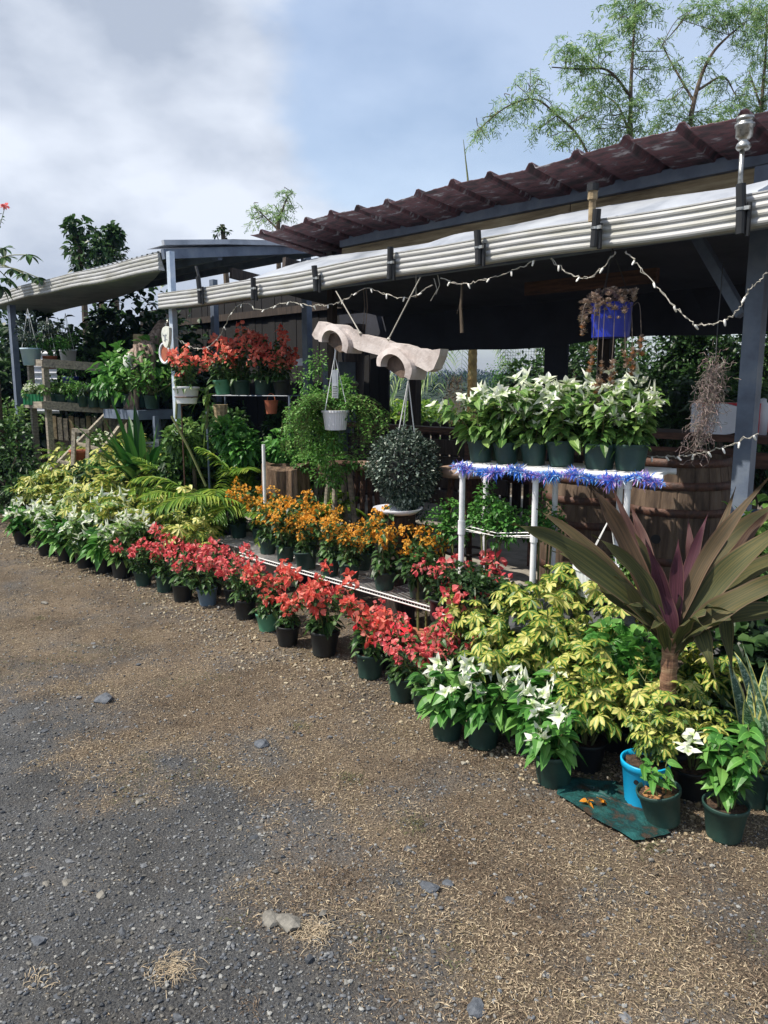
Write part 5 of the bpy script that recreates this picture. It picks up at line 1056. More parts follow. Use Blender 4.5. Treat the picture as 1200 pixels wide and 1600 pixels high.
# spanish moss
p = atD(1118, 560, 3.8); mb = MB(); rr = rg(530)
for i in range(420):
    u0 = rr.uniform(0, .75); c0 = atD(1122-30*u0, 560+150*u0, 3.8)-p+rr.normal(0, .028*(1-.45*u0), 3); P_ = [c0]; d = np.array([-.3, 0, -1.])
    for k_ in range(7): d = unit(d+rr.normal(0, .75, 3)+[-.03, 0, -.35]); P_.append(P_[-1]+d*rr.uniform(.01, .022))
    mb.tube(P_, .0012, M_moss, 3, rn=rr.uniform(0, 1))
for i in range(26):
    c0 = atD(1090+rr.normal(0, 9), 690+rr.uniform(-20, 20), 3.8)-p; P_ = [c0]; d = np.array([-.1, 0, -1.])
    for k_ in range(8): d = unit(d+rr.normal(0, .8, 3)+[-.04, 0, -.5]); P_.append(P_[-1]+d*.016)
    mb.tube(P_, .0012, M_moss, 3, rn=rr.uniform(0, 1))
obj('hanging_moss', mb, loc=tuple(p), label='pinkish grey beard of Spanish moss hanging before the net', cat='moss')
mb = MB(); mb.tube([atD(1118, 565, 3.8), atY(1122, 500, 3.9), atY(1130, 410, 3.95)], .003, M_black, 5); obj('moss_cord', mb, label='dark cord holding the hanging moss', cat='cord')

# ------------------------------------------------------------------ cordyline at the right
def ribbon(mb, pts, W, m, rn=.5, fold=.2, ups=None, shape='strap', n=6, uvr=0.):
    P_ = cat(pts, n); k_ = len(P_); t_ = unit(np.gradient(P_, axis=0)); u = np.linspace(0, 1, k_)
    up = np.array([0, 0, 1.]) if ups is None else np.array(ups, float); sd_ = unit(np.cross(t_, up)); nn = np.cross(sd_, t_)
    w = {'strap': (.28+.72*np.sin(np.pi*np.clip(u*1.05, 0, 1)**.95)**.8)*np.clip((1-u)*3.2, 0.02, 1)**.8}[shape]*W/2
    wav = .12*W*np.sin(u*17+rn*20)[:, None]*nn*np.clip(u*2, 0, 1)[:, None]
    v = np.stack([P_-sd_*w[:, None]+nn*w[:, None]*fold*2+wav, P_, P_+sd_*w[:, None]+nn*w[:, None]*fold*2-wav], 1).reshape(-1, 3)
    o_ = (np.arange(k_-1)*3)[:, None]+np.arange(2)[None]; f = np.stack([o_, o_+1, o_+4, o_+3], -1).reshape(-1, 4)
    uv = np.stack([np.tile([0, .5, 1.], k_), np.repeat(u, 3)], -1); mb.add(v, f, m, uv=uv, rn=np.full(len(v), rn))
CD = 3.0; cb = atD(1048, 1005, CD); cz = atD(1048, 1085, CD)
t = thing('cordyline', 'tall cordyline with long maroon and olive strap leaves at the right', 'cordyline', (cb[0], cb[1], 0))
o0 = np.array([cb[0], cb[1], 0])
mb = MB(); zt_ = cb[2]; zs = np.linspace(0, zt_+.03, 22); mb.lathe([(.029+.003*((i % 2))+.012*(1-i/22)*.3, z_) for i, z_ in enumerate(zs)], mat('cordy_trunk', ['#4a2f22', '#7a5a44', '#a08468'], .8, 20, bmp=.5, scl3=(1, 1, 4)), 18); obj('trunk', mb, t)
# (pixels of middle, pixels of tip, tip depth, width, tone)
cl = [((905, 872), (800, 818), 2.85, .115, .05), ((935, 872), (838, 795), 3.2, .07, .35), ((978, 850), (918, 752), 3.0, .085, .45), ((1000, 880), (957, 762), 3.2, .07, .6), ((1003, 905), (925, 835), 2.9, .08, .1), ((960, 930), (905, 880), 3.2, .08, .0),
      ((1056, 925), (1060, 842), 3.0, .07, 1.), ((1072, 905), (1108, 798), 3.1, .06, .95), ((1035, 930), (1010, 850), 2.95, .075, 1.), ((1105, 870), (1205, 742), 2.95, .07, .4), ((1128, 860), (1245, 770), 3.2, .1, .3), ((1130, 900), (1260, 800), 2.9, .11, .15), ((1150, 905), (1280, 855), 3.1, .1, .2),
      ((1140, 945), (1275, 890), 2.8, .11, .25), ((1100, 930), (1180, 830), 3.3, .08, .3), ((1090, 985), (1118, 1062), 2.85, .085, .0), ((1128, 960), (1146, 1060), 2.95, .07, .0), ((1160, 960), (1290, 960), 3.05, .09, .1), ((985, 950), (930, 920), 3.3, .07, .0), ((1110, 890), (1150, 760), 3.35, .07, .4), ((1010, 870), (985, 790), 3.4, .07, .6), ((1020, 900), (990, 830), 3.05, .06, .3), ((1120, 930), (1230, 850), 3.25, .07, .2), ((1080, 900), (1075, 805), 3.2, .055, .7), ((940, 900), (860, 860), 3.1, .07, .1), ((1145, 875), (1210, 790), 3.0, .06, .5), ((1000, 950), (960, 900), 2.9, .06, .2)]
mb = MB()
for i, (mp_, tp_, dt, W_, rn_) in enumerate(cl):
    M_ = atD(mp_[0], mp_[1], (CD+dt)/2+.02); T_ = atD(tp_[0], tp_[1], dt); a_ = i*2.4; b_ = cb+np.array([.02*math.cos(a_), .02*math.sin(a_), -.015*(i % 4)])
    d_ = unit(M_-b_); pts = [b_-o0, b_+(M_-b_)*.45+np.array([0, 0, .02])-o0, M_-o0, (M_+T_)/2+np.array([0, 0, .015])-o0, T_-o0]
    vw = unit(np.array([0, 0, CAMH])-M_); up = np.array([0, 0, .55])+vw*.9 if tp_[1] < 1000 else vw+np.array([0, 0, .3])
    ribbon(mb, pts, W_*.84, M_cordy, min(1, rn_+.12), .2, up)
for q in range(10):
    a_ = q*2.4; d_ = np.array([math.cos(a_), math.sin(a_), 0]); b_ = cb-o0+np.array([0, 0, -.05+.008*q])+d_*.02
    ribbon(mb, [b_, b_+d_*.03+[0, 0, .07], b_+d_*.09+[0, 0, .14], b_+d_*.2+[0, 0, .2-.03*(q % 3)]], .055, M_cordy, .15, .3, d_+np.array([0, 0, .3]))
obj('leaves', mb, t, smooth=True)

# ------------------------------------------------------------------ behind the pipe stand
for i, (px, py, d, r3, m, n, Lf, lb) in enumerate([
    (768, 800, 4.5, (.24, .2, .24), M_bright, 1300, .028, 'bushy green herb seen between the legs of the pipe stand'),
    (850, 808, 4.5, (.2, .18, .22), M_bright, 800, .028, 'green herb behind the middle leg of the pipe stand'),
    (700, 812, 4.9, (.17, .15, .2), M_bright, 600, .03, 'green herb just left of the pipe stand'),
    (750, 915, 4.2, (.3, .2, .2), M_hedge, 900, .04, 'dark leafy plant under the pipe stand'),
    (830, 925, 4.1, (.28, .2, .18), M_hedge, 700, .04, 'low dark plant before the concrete slab'),
    (985, 1010, 3.35, (.2, .16, .14), M_bright, 260, .075, 'bright green broad leaved plant left of the cordyline trunk'),
    (1185, 830, 3.9, (.14, .14, .3), M_light, 220, .08, 'light green leafy twigs at the right edge beside the post'),
    (1190, 970, 3.8, (.35, .3, .3), M_hedge, 700, .09, 'dark leafy plant in the shade behind the cordyline'),
    (1120, 1130, 3.35, (.35, .3, .16), M_hedge, 700, .07, 'dark low plant in the shade behind the snake plants'),
    (985, 880, 3.9, (.12, .1, .14), M_light, 200, .04, 'thin green weed before the barrel'),
    (660, 880, 4.6, (.16, .14, .16), M_green, 260, .06, 'dark green leaves behind the last orange flowers')]):
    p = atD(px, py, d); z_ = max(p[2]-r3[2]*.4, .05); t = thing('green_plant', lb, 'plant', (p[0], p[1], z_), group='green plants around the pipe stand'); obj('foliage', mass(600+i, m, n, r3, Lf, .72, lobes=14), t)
    mb = MB(); 
    for q in range(4): mb.tube([(.03*math.cos(q*1.6), .03*math.sin(q*1.6), -z_+.02), (r3[0]*.3*math.cos(q*1.6), r3[1]*.3*math.sin(q*1.6), .02)], .006, M_stem, 5)
    obj('stems', mb, t)
for i, (px, py, d, R_, lb) in enumerate([(955, 962, 3.75, .2, 'large dark rounded rock under the white ribbed pot'), (850, 962, 3.8, .17, 'dark rock half hidden by yellow leaves'), (1120, 990, 3.95, .2, 'dark rock in the shade behind the cordyline'), (1020, 1000, 3.8, .15, 'dark rock left of the cordyline trunk')]):
    p = atD(px, py, d); rr = rg(640+i); obj('rock', blob(R_, .62, M_rock, rr, 4), loc=(p[0], p[1], max(R_*.4, p[2]-R_*.2)), smooth=False, label=lb, cat='rock', group='dark rocks along the slab edge')
    mb = MB(); obj('rock', blob(R_*1.25, .6, M_rock, rr, 3), loc=(p[0]+.1, p[1]+.12, .06), label='%s rock lying lowest in the edging' % ORD[i], cat='rock', group='dark rocks along the slab edge')
p = atD(930, 905, 3.85); t = thing('ribbed_pot_plant', 'white ribbed pot with hanger wires and sprawling herb on the rock', 'potted plant', (p[0], p[1], p[2]-.08))
mb = MB(); mb.lathe([(.001, 0), (.085, 0), (.105, .13), (.112, .135), (.112, .155), (.1, .155), (.09, .13), (.001, .13)], M_potw, 60, flute=.01, nf=30); obj('pot', mb, t)
mb = MB(); hang(mb, np.array([.05, .03, .40]), .15, .1, 3, M_wire, .003); obj('hanger', mb, t); obj('foliage', trailing(650, M_light, 26, .08, .14, .12, .03, .1, 10), t)

# hollow log, stools, white tray
p = atD(447, 745, 6.5); t = thing('hollow_log', 'big brown hollow log standing behind the palms', 'log', (p[0], p[1], .1))
mb = MB(); zz = np.linspace(0, p[2]+.0, 8); k_ = 30; rr = rg(660); rad0 = .2+.02*np.sin(np.arange(k_)*.9)+rr.normal(0, .006, k_); an = np.arange(k_)*6.283/k_
v = np.array([[(r_*(1+.12*(1-q/8.))*math.cos(a_), r_*(1+.12*(1-q/8.))*math.sin(a_), z_+.04*math.sin(a_*2)*(q/8.)) for r_, a_ in zip(rad0, an)] for q, z_ in enumerate(zz)]+[[(r_*.7*math.cos(a_), r_*.7*math.sin(a_), zz[-1]) for r_, a_ in zip(rad0, an)], [(r_*.6*math.cos(a_), r_*.6*math.sin(a_), zz[-1]-.2) for r_, a_ in zip(rad0, an)]])
n = len(v); i_ = np.arange(n-1)[:, None]*k_; j = np.arange(k_)[None]; mb.add(v.reshape(-1, 3), np.stack([i_+j, i_+(j+1) % k_, i_+k_+(j+1) % k_, i_+k_+j], -1).reshape(-1, 4), mat('log_bark', ['#3b2f26', '#6d5846', '#8f7860'], .9, 6, bmp=.9, scl3=(5, 5, .7), bd=.02)); obj('bark', mb, t)
def stool(px, py, d, label, seatm=M_woodb, H=None, r_=.17):
    p = atD(px, py, d); H = p[2]-.15; t = thing('stool', label, 'stool', (p[0], p[1], .15)); mb = MB(); mb.lathe([(.001, H-.06), (r_*.9, H-.06), (r_, H-.045), (r_, H-.01), (r_*.9, H), (.001, H+.004)], seatm, 28); obj('seat', mb, t, smooth=True)
    for q in range(4):
        a_ = q*1.571+.5; mb = MB(); mb.tube([(r_*.5*math.cos(a_), r_*.5*math.sin(a_), H-.06), (r_*.75*math.cos(a_), r_*.75*math.sin(a_), H*.4), (r_*1.05*math.cos(a_), r_*1.05*math.sin(a_), 0)], .022, M_woodg if seatm is M_woodb else M_woodb, 8); obj('leg', mb, t)
    mb = MB(); mb.tube([(r_*.78*math.cos(q), r_*.78*math.sin(q), H*.35) for q in np.linspace(0, 6.283, 20)], .01, M_woodd, 6); obj('ring', mb, t)
stool(530, 722, 6.1, 'grey legged wooden stool under the feathery hanging basket'); stool(572, 722, 6.5, 'wooden stool with pinkish seat left of the ball plant', M_leather, r_=.15); stool(728, 730, 5.2, 'tan seated stool left of the pipe stand', M_leather, r_=.19); stool(500, 735, 6.6, 'dark stool beside the hollow log')
p = atD(622, 800, 5.0); t = thing('white_tray', 'white oval tray lying behind the orange flowers', 'tray', (p[0], p[1], p[2])); mb = MB(); mb.lathe([(.001, 0), (.12, 0), (.16, .03), (.165, .03), (.12, -.006), (.001, -.006)], M_whitep, 28); obj('dish', mb, t, smooth=True)
mb = MB(); mb.box((0, 0, -p[2]/2-.01), (.16, .16, p[2]-.02), M_woodd); obj('stand', mb, t)
p = atD(412, 710, 6.2); mb = MB(); mb.tube([(p[0], p[1], 0), (p[0], p[1], p[2]+.08)], .014, M_pvc, 10); obj('pipe_stake', mb, label='short white pipe standing left of the hollow log', cat='pipe')
p = atD(297, 785, 6.4); mb = MB(); mb.box((0, 0, .1), (.4, .25, .2), M_slab); obj('concrete_block', mb, loc=(p[0], p[1], 0.05), rz=.3, label='pale concrete block behind the yellow plants under the palms', cat='block')

# ------------------------------------------------------------------ left side: rack, table, ladder, driftwood
RD = 9.3
def rk(px, py, d=RD): return atD(px, py, d)
t = thing('plant_rack', 'weathered grey wooden plant rack with two long rails at left', 'rack'); 
for (x, y0, y1, d) in ((70, 566, 745, 9.2), (47, 566, 740, 9.7), (195, 574, 660, 9.6), (174, 640, 740, 9.9)):
    mb = MB(); a_ = rk(x, y0, d); b_ = a_.copy(); b_[2] = .0; mb.beam(b_, a_, .065, .065, M_woodg, (1, 0, 0)); obj('post', mb, t)
for (x0_, y0_, d0, x1_, y1_, d1, h) in ((68, 567, 9.15, 199, 577, 9.5, .1), (40, 566, 9.75, 69, 567, 9.15, .08), (68, 633, 9.15, 178, 640, 9.5, .1), (40, 632, 9.75, 69, 633, 9.15, .08)):
    mb = MB(); mb.beam(rk(x0_, y0_, d0), rk(x1_, y1_, d1), .05, h, M_woodg); obj('rail', mb, t)
mb = MB(); mb.beam(rk(60, 634, 9.6), rk(185, 641, 9.9), .45, .03, M_woodd); obj('shelf_board', mb, t)
def potty(px, py, d, pot, proto, label, cat_='potted plant', sc=1., psc=1., name='potted_plant', group=None, rz=None):
    p = atD(px, py, d); t = thing(name, label, cat_, tuple(p), rz or px*.7, group, sc); po = obj('pot', POT[pot], t); obj('soil', SOIL, po)
    for k_, me in proto.items(): o = obj(k_, me, t); o.scale = (psc,)*3; o.location = (0, 0, .12*(1-psc))
LG = [{'foliage': mass(700+i, m, n, r3, Lf, .6, lobes=10).mesh('foliage')} for i, (m, n, r3, Lf) in enumerate([(M_light, 240, (.16, .16, .14), .05), (M_grey, 260, (.17, .17, .16), .04), (M_bright, 260, (.18, .18, .22), .06), (M_feather, 420, (.2, .2, .2), .03), (M_white, 160, (.12, .12, .1), .035)])]
for pr_ in LG:
    pr_['foliage'].transform(__import__('mathutils').Matrix.Translation((0, 0, .17)))
for i, (px, pr_, lb) in enumerate([(82, 0, 'pale leaved pot plant at the left end of the grey rack'), (97, 0, 'cream leaved pot plant second from left on the rack'), (114, 3, 'feathery pot plant in the middle of the grey rack'), (130, 3, 'fern like pot plant right of the middle of the rack'), (147, 1, 'grey leaved pot plant near the right end of the rack'), (164, 0, 'white speckled pot plant at the right end of the rack')]):
    potty(px, 632+(px-80)*.07, 9.35, 'green', LG[pr_], lb, group='potted plants on the grey rack')
p = rk(57, 624, 9.5); t = thing('planter_box', 'bright green window box with pale plants on the grey rack', 'planter', tuple(p)); mb = MB(); M_pg = mat('planter_green', ['#1f7a48', '#2a8a54'], .4, 6)
mb.box((0, 0, 0), (.26, .16, .13), M_pg); [mb.box((-.11+.044*q, -.083, 0), (.018, .012, .12), M_pg) for q in range(6)]; obj('box', mb, t, rz=.8); obj('foliage', LG[4]['foliage'], t, loc=(0, 0, -.05)); obj('foliage', LG[0]['foliage'], t, loc=(0, 0, -.1))
# picket pallet under the rack
t = thing('pallet_fence', 'upright pale slats standing under the grey rack', 'fence'); mb = MB()
for i, px in enumerate(range(84, 184, 9)):
    a_ = rk(px, 650+(i % 3)*2, 9.95); mb.box((a_[0], a_[1], a_[2]/2), (.055, .02, a_[2]), M_woodg if i % 3 else M_woodp, (0, 0, .8))
obj('slats', mb, t); mb = MB(); mb.beam(rk(80, 690, 10.0), rk(182, 700, 10.0), .02, .07, M_woodd); obj('rail', mb, t)
# corrugated panel piece and hanging pots behind the rack
a_ = rk(66, 588, 10.3); t = thing('corrugated_panel', 'white corrugated sheet standing behind the rack', 'panel', (a_[0], a_[1], 0), rz=YAW); mb = MB(); zz = np.arange(1.2, 2.05, .012); v = []
for z_ in zz: v += [(-.17, .015*math.sin(z_*75), z_), (.2, .015*math.sin(z_*75), z_)]
mb.add(v, [(2*i, 2*i+1, 2*i+3, 2*i+2) for i in range(len(zz)-1)], M_whitep); obj('sheet', mb, t, smooth=True); mb = MB(); mb.box((-.17, .03, 1.0), (.05, .03, 2.1), M_woodg); obj('batten', mb, t)
def bucket(px, py, d, m, pr_, label, s_=1.):
    p = rk(px, py, d); t = thing('hanging_bucket', label, 'hanging pot', tuple(p), group='hanging pots under the side shelter'); mb = MB(); mb.lathe([(.001, -.16*s_), (.085*s_, -.16*s_), (.11*s_, .03), (.115*s_, .03), (.1*s_, 0), (.001, 0)], m, 20); obj('pot', mb, t, smooth=True)
    o = obj('foliage', pr_['foliage'], t, loc=(0, 0, -.06)); mb = MB(); hang(mb, np.array([0, 0, .5]), .03, .1, 3, M_wire, .003); obj('hanger', mb, t)
bucket(48, 548, 9.4, mat('pot_pale_blue', ['#8fb4cc', '#c2d4e0'], .4, 4), LG[1], 'pale blue bucket with speckled foliage hanging above the rack', 1.1)
bucket(106, 550, 10.2, M_whitep, LG[3], 'white and black pot hanging right of the pale blue bucket'); bucket(110, 592, 10.4, M_potnavy, LG[3], 'dark blue pot hanging behind the rack middle'); bucket(78, 560, 9.6, M_terra, {'foliage': LG[2]['foliage']}, 'small yellowish plant hanging just right of the pale blue bucket', .8)
# speckled big plant above
p = rk(60, 520, 9.6); t = thing('leafy_vine', 'pale variegated vine hanging over the pale blue bucket', 'vine', tuple(p)); obj('foliage', mass(720, M_grey, 500, (.3, .25, .25), .05, .7, lobes=10), t)
# driftwood with a pale end
t = thing('driftwood', 'weathered brown driftwood trunk arching with a pale blunt end', 'driftwood'); DD_ = 8.6
M_drift = mat('driftwood', ['#4a3d36', '#7d6a5e', '#a89486', '#bfb0a4'], .85, 7, bmp=.9, scl3=(4, 4, .8), bd=.02)
mb = MB(); mb.tube(cat([rk(256, 508, 8.9), rk(243, 530, 8.75), rk(225, 548, DD_), rk(210, 558, DD_), rk(199, 563, 8.5)], 6), np.interp(np.linspace(0, 1, 25), [0, .4, .8, 1], [.08, .1, .09, .05]), M_drift, 16); obj('trunk', mb, t, smooth=True)
mb = MB(); mb.tube(cat([rk(203, 556, 8.48), rk(199, 568, 8.42), rk(206, 580, 8.42)], 5), [.045, .055, .055, .05, .045, .045, .04, .04, .035, .03, .02], M_whitep if False else M_stone, 12); obj('pale_end', mb, t, smooth=True)
for q, (x, y) in enumerate(((216, 570), (223, 575), (231, 580), (238, 570), (212, 600))):
    mb = MB(); a_ = rk(x, y, 8.5); mb.tube([a_+[0, 0, .22], a_, a_-[0, 0, .22+.05*q]], [.05, .035, .02], M_drift, 7); obj('hanging_splinter', mb, t, smooth=True)
mb = MB(); mb.tube([rk(226, 600, 8.7), rk(210, 640, 8.8)], [.12, .12], M_drift, 12); obj('lower_trunk', mb, t, smooth=True)
mb = MB(); mb.tube(cat([rk(200, 574, 8.35), rk(207, 577, 8.3), rk(216, 571, 8.35)], 5), .014, M_black, 6); mb.tube([rk(196, 580, 8.35), rk(214, 588, 8.35)], .012, M_black, 6); obj('black_strap', mb, t)
mb = MB(); mb.box(rk(217, 533, 9.1), (.12, .04, .16), M_woodp, (0, 0, .8)); obj('wood_block', mb, label='pale wood block behind the driftwood', cat='board')
# blue grey table with pots near the post
t = thing('metal_table', 'blue grey metal table holding leafy pots left of the pale post', 'table'); a_ = rk(193, 645, 9.0); b_ = rk(248, 648, 8.5); mb = MB(); mb.beam(a_, b_, .5, .1, M_steel); obj('top', mb, t)
for x, d in ((243, 8.35), (205, 8.9), (246, 8.7)):
    mb = MB(); c_ = rk(x, 650, d); mb.beam((c_[0], c_[1], 0), c_, .05, .05, M_steel, (1, 0, 0)); obj('leg', mb, t)
for i, (px, py, d, pr_, s_, lb) in enumerate([(185, 640, 9.0, 2, 1.1, 'yellow green leafy pot plant at left on the metal table'), (203, 640, 8.8, 2, 1.2, 'bright upright leafy pot plant on the metal table'), (222, 641, 8.65, 0, 1.3, 'bushy pot plant in the middle of the metal table'), (238, 643, 8.5, 3, 1.5, 'tall airy pot plant at the right end of the metal table'), (228, 638, 8.9, 2, 1.7, 'tall bright leafy plant at the back of the metal table')]):
    potty(px, py-4, d, 'green', LG[pr_], lb, sc=1.15, psc=s_*1.25, group='potted plants on the metal table')
# ladder and frame
t = thing('wooden_ladder', 'grey wooden folding ladder leaning behind the yellow plants', 'ladder'); Ld = 7.7
for pts in ([(80, 735, 8.6), (170, 643, 9.0)], [(128, 748, 8.4), (198, 652, 8.8)]):
    mb = MB(); mb.beam(rk(*pts[0]), rk(*pts[1]), .05, .04, M_woodg); obj('rail', mb, t)
for u in (.15, .45, 1.):
    mb = MB(); A_ = rk(80, 735, 8.6)*(1-u)+rk(170, 643, 9.0)*u; B_ = rk(128, 748, 8.4)*(1-u)+rk(198, 652, 8.8)*u; mb.beam(A_, B_, .05, .03, M_woodg); obj('rung', mb, t)
t = thing('timber_stand', 'small grey wooden stand before the leaning ladder', 'stand')
for (x0_, y0_, x1_, y1_) in ((116, 672, 114, 738), (138, 674, 137, 748), (114, 672, 141, 674)):
    mb = MB(); mb.beam(rk(x0_, y0_, 8.5), rk(x1_, y1_, 8.45), .04, .04, M_woodg, (0, 0, 1) if y0_ != y1_ and abs(x0_-x1_) > 9 else (1, 1, 0)); obj('bar', mb, t)
for px, lb in ((120, 'left terracotta pot behind the wooden stand'), (130, 'right terracotta pot behind the wooden stand')):
    p = rk(px, 724, 8.6); mb = MB(); mb.lathe([(.001, 0), (.05, 0), (.07, .12), (.078, .12), (.078, .15), (.06, .15), (.001, .12)], M_terra, 18); obj('terracotta_pot', mb, loc=tuple(p), label=lb, cat='pot', smooth=True)
# slatted chair back
t = thing('slatted_chair', 'pale green plastic chair with a slatted back behind the lily', 'chair'); a_ = rk(232, 712, 8.4)
for q in range(5): mb = MB(); mb.box(a_+np.array([0, 0, .14-.035*q]), (.24, .02, .022), M_zinc, (0, 0, .8)); obj('slat', mb, t)
for sx in (-.11, .11): mb = MB(); mb.box((a_[0]+sx*.7, a_[1]+sx*.7, a_[2]-.12), (.03, .025, .6), M_zinc, (0, 0, .8)); obj('back_post', mb, t)
mb = MB(); mb.box(a_+np.array([-.1, .12, -.22]), (.36, .34, .03), M_zinc, (0, 0, .8)); obj('seat', mb, t)
for sx, sy in ((-.2, -.1), (.05, -.1), (.05, .3), (-.25, .3)): mb = MB(); mb.box((a_[0]+sx, a_[1]+sy, (a_[2]-.24)/2), (.03, .03, a_[2]-.24), M_zinc); obj('leg', mb, t)
# yellow bromeliad tufts, white flowers mid-left
for i, (px, py, d, m, lb) in enumerate([(150, 685, 9.1, M_white, 'white flowered plant behind the leaning ladder'), (205, 700, 8.6, M_frond, 'yellowish grassy plant right of the ladder'), (105, 705, 9.1, M_frond, 'yellow grassy tuft behind the wooden stand'), (175, 700, 8.9, M_white, 'white blossoms right of the wooden stand')]):
    p = rk(px, py, d); t = thing('garden_plant', lb, 'plant', (p[0], p[1], p[2]-.1))
    if m is M_white: obj('foliage', mass(740+i, M_light, 260, (.2, .2, .2), .06, .6), t); obj('flowers', mass(745+i, M_white, 70, (.22, .22, .22), .06, .6, stems=0), t)
    else: obj('fronds', palm(750+i, 9, .4, 14, .12, M_frond, .01), t)
# bushes at far left
for i, (px, py, d, r3, m, n, Lf, lb) in enumerate([
    (20, 745, 9.0, (.7, .6, .5), M_green, 1800, .1, 'dense dark green bush at the left edge before the rack'), (75, 770, 8.9, (.5, .4, .3), M_hedge, 900, .1, 'low dark bush between the rack and yellow plants'),
    (25, 655, 10.2, (.4, .4, .45), M_light, 600, .06, 'yellow flecked shrub behind the left post'), (110, 745, 9.2, (.5, .4, .25), M_green, 700, .08, 'low green shrub under the pale slats'), (-60, 700, 9.5, (1., .8, .8), M_green, 1500, .1, 'green bush just outside the left edge'),
    (160, 745, 8.2, (.4, .3, .2), M_hedge, 500, .08, 'dark foliage between ladder and yellow plants')]):
    p = rk(px, py, d); t = thing('garden_bush', lb, 'bush', (p[0], p[1], max(.1, p[2]-r3[2]*.3)), group='bushes at the far left'); obj('foliage', mass(760+i, m, n, r3, Lf, .35 if i == 0 else .6, lobes=14), t); mb = MB(); mb.tube([(0, 0, -max(.1, p[2]-r3[2]*.3)), (0, 0, .1)], .03, M_bark, 6); obj('stem', mb, t)

# ------------------------------------------------------------------ beyond: bushes, trees, palm, hills
def bush(px, py, d, r3, m, n, Lf, lb, seed, name='background_bush', cat_='bush', grp='bushes behind the shelters', z0=None, lobes=18, W_=.55):
    p = rk(px, py, d); z_ = p[2] if z0 is None else z0; t = thing(name, lb, cat_, (p[0], p[1], z_), group=grp); obj('crown', mass(seed, m, n, r3, Lf, W_, lobes=lobes, zbase=-r3[2]*.8, shell=.4), t)
    mb = MB(); mb.tube([(0, 0, -z_), (.1, 0, -z_*.3), (0, 0, .1)], [.08, .06, .04], M_bark, 8); obj('trunk', mb, t)
for i, (px, d, r3, z0, n, lb) in enumerate([(-40, 14, (1.9, 1.6, 1.5), 1.4, 5200, 'dark bush behind the left post'), (60, 13.2, (1.7, 1.5, 1.4), 1.5, 5600, 'dark bush behind the grey rack'), (130, 12.8, (1.6, 1.5, 1.45), 1.5, 5600, 'dark bush in the shade behind the blue pots'), (200, 12.5, (1.6, 1.4, 1.4), 1.5, 5200, 'dark bush behind the driftwood'), (255, 12.2, (1.5, 1.4, 1.35), 1.4, 4400, 'dark bush behind the pale post')]):
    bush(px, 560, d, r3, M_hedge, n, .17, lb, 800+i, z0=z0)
bush(152, 402, 14.5, (.62, .55, .6), M_treedark, 1100, .13, 'rounded dark green tree rising above the side shelter roof', 810, 'small_tree', 'tree', None)
bush(122, 370, 14.5, (.3, .3, .4), M_treedark, 260, .16, 'left leafy shoot of the tree above the side shelter', 811, 'tree_shoot', 'tree', None, lobes=5)
bush(172, 368, 14.5, (.28, .28, .38), M_treedark, 220, .16, 'right leafy shoot of the tree above the side shelter', 812, 'tree_shoot', 'tree', None, lobes=5)
# papaya at the far left: big lobed leaves
p = rk(-20, 470, 9.5); t = thing('papaya_tree', 'papaya tree with big lobed leaves at the left edge', 'tree', (p[0], p[1], 0)); mb = MB(); mb.tube([(0, 0, 0), (.05, 0, 1.6), (0, 0, 3.1)], [.07, .06, .05], M_bark, 10); obj('trunk', mb, t)
mb = MB(); rr = rg(820)
for (x, y) in ((8, 402), (45, 398), (20, 420), (12, 435), (38, 428), (5, 388), (-30, 420), (-60, 390), (-40, 360), (2, 448), (60, 434)):
    e = rk(x, y, 9.4+rr.uniform(-.3, .3))-[p[0], p[1], 0]; b_ = np.array([0, 0, 3.0]); mb.tube(cat([b_, (b_+e)/2+[0, 0, .06], e], 5), .006, M_stem, 4); dr = unit(e-b_); sd_ = unit(np.cross(dr, [0, 0, 1.])); a_ = np.linspace(-2.3, 2.3, 7); Dl = np.cos(a_)[:, None]*dr+np.sin(a_)[:, None]*sd_-np.array([0, 0, .25])
    mb.leaves(np.tile(e, (7, 1)), Dl, M_green, .17*(1-.05*np.abs(a_)), .075, fold=.1, droop=.35, seg=5, rng=rr, roll=.15, shape='lance')
obj('leaves', mb, t)
# red flower on a thin twig at far left
p = rk(8, 322, 9.3); t = thing('hibiscus_twig', 'thin twig with one pink red flower against the sky at far left', 'flower', tuple(p)); mb = MB(); b_ = rk(-12, 390, 9.3)-p; mb.tube(cat([b_, b_*.4+[.02, 0, 0], [0, 0, 0]], 5), .004, M_stem, 5); rr = rg(825); u = rr.uniform(.1, .9, 14); mb.leaves(b_*u[:, None], rr.normal(0, 1, (14, 3)), M_green, .05, .03, rng=rr); obj('twig', mb, t)
mb = MB(); mb.leaves(rr.normal(0, .012, (16, 3)), rr.normal(0, 1, (16, 3)), M_pink, .05, .045, rng=rr, seg=3); obj('flower', mb, t)
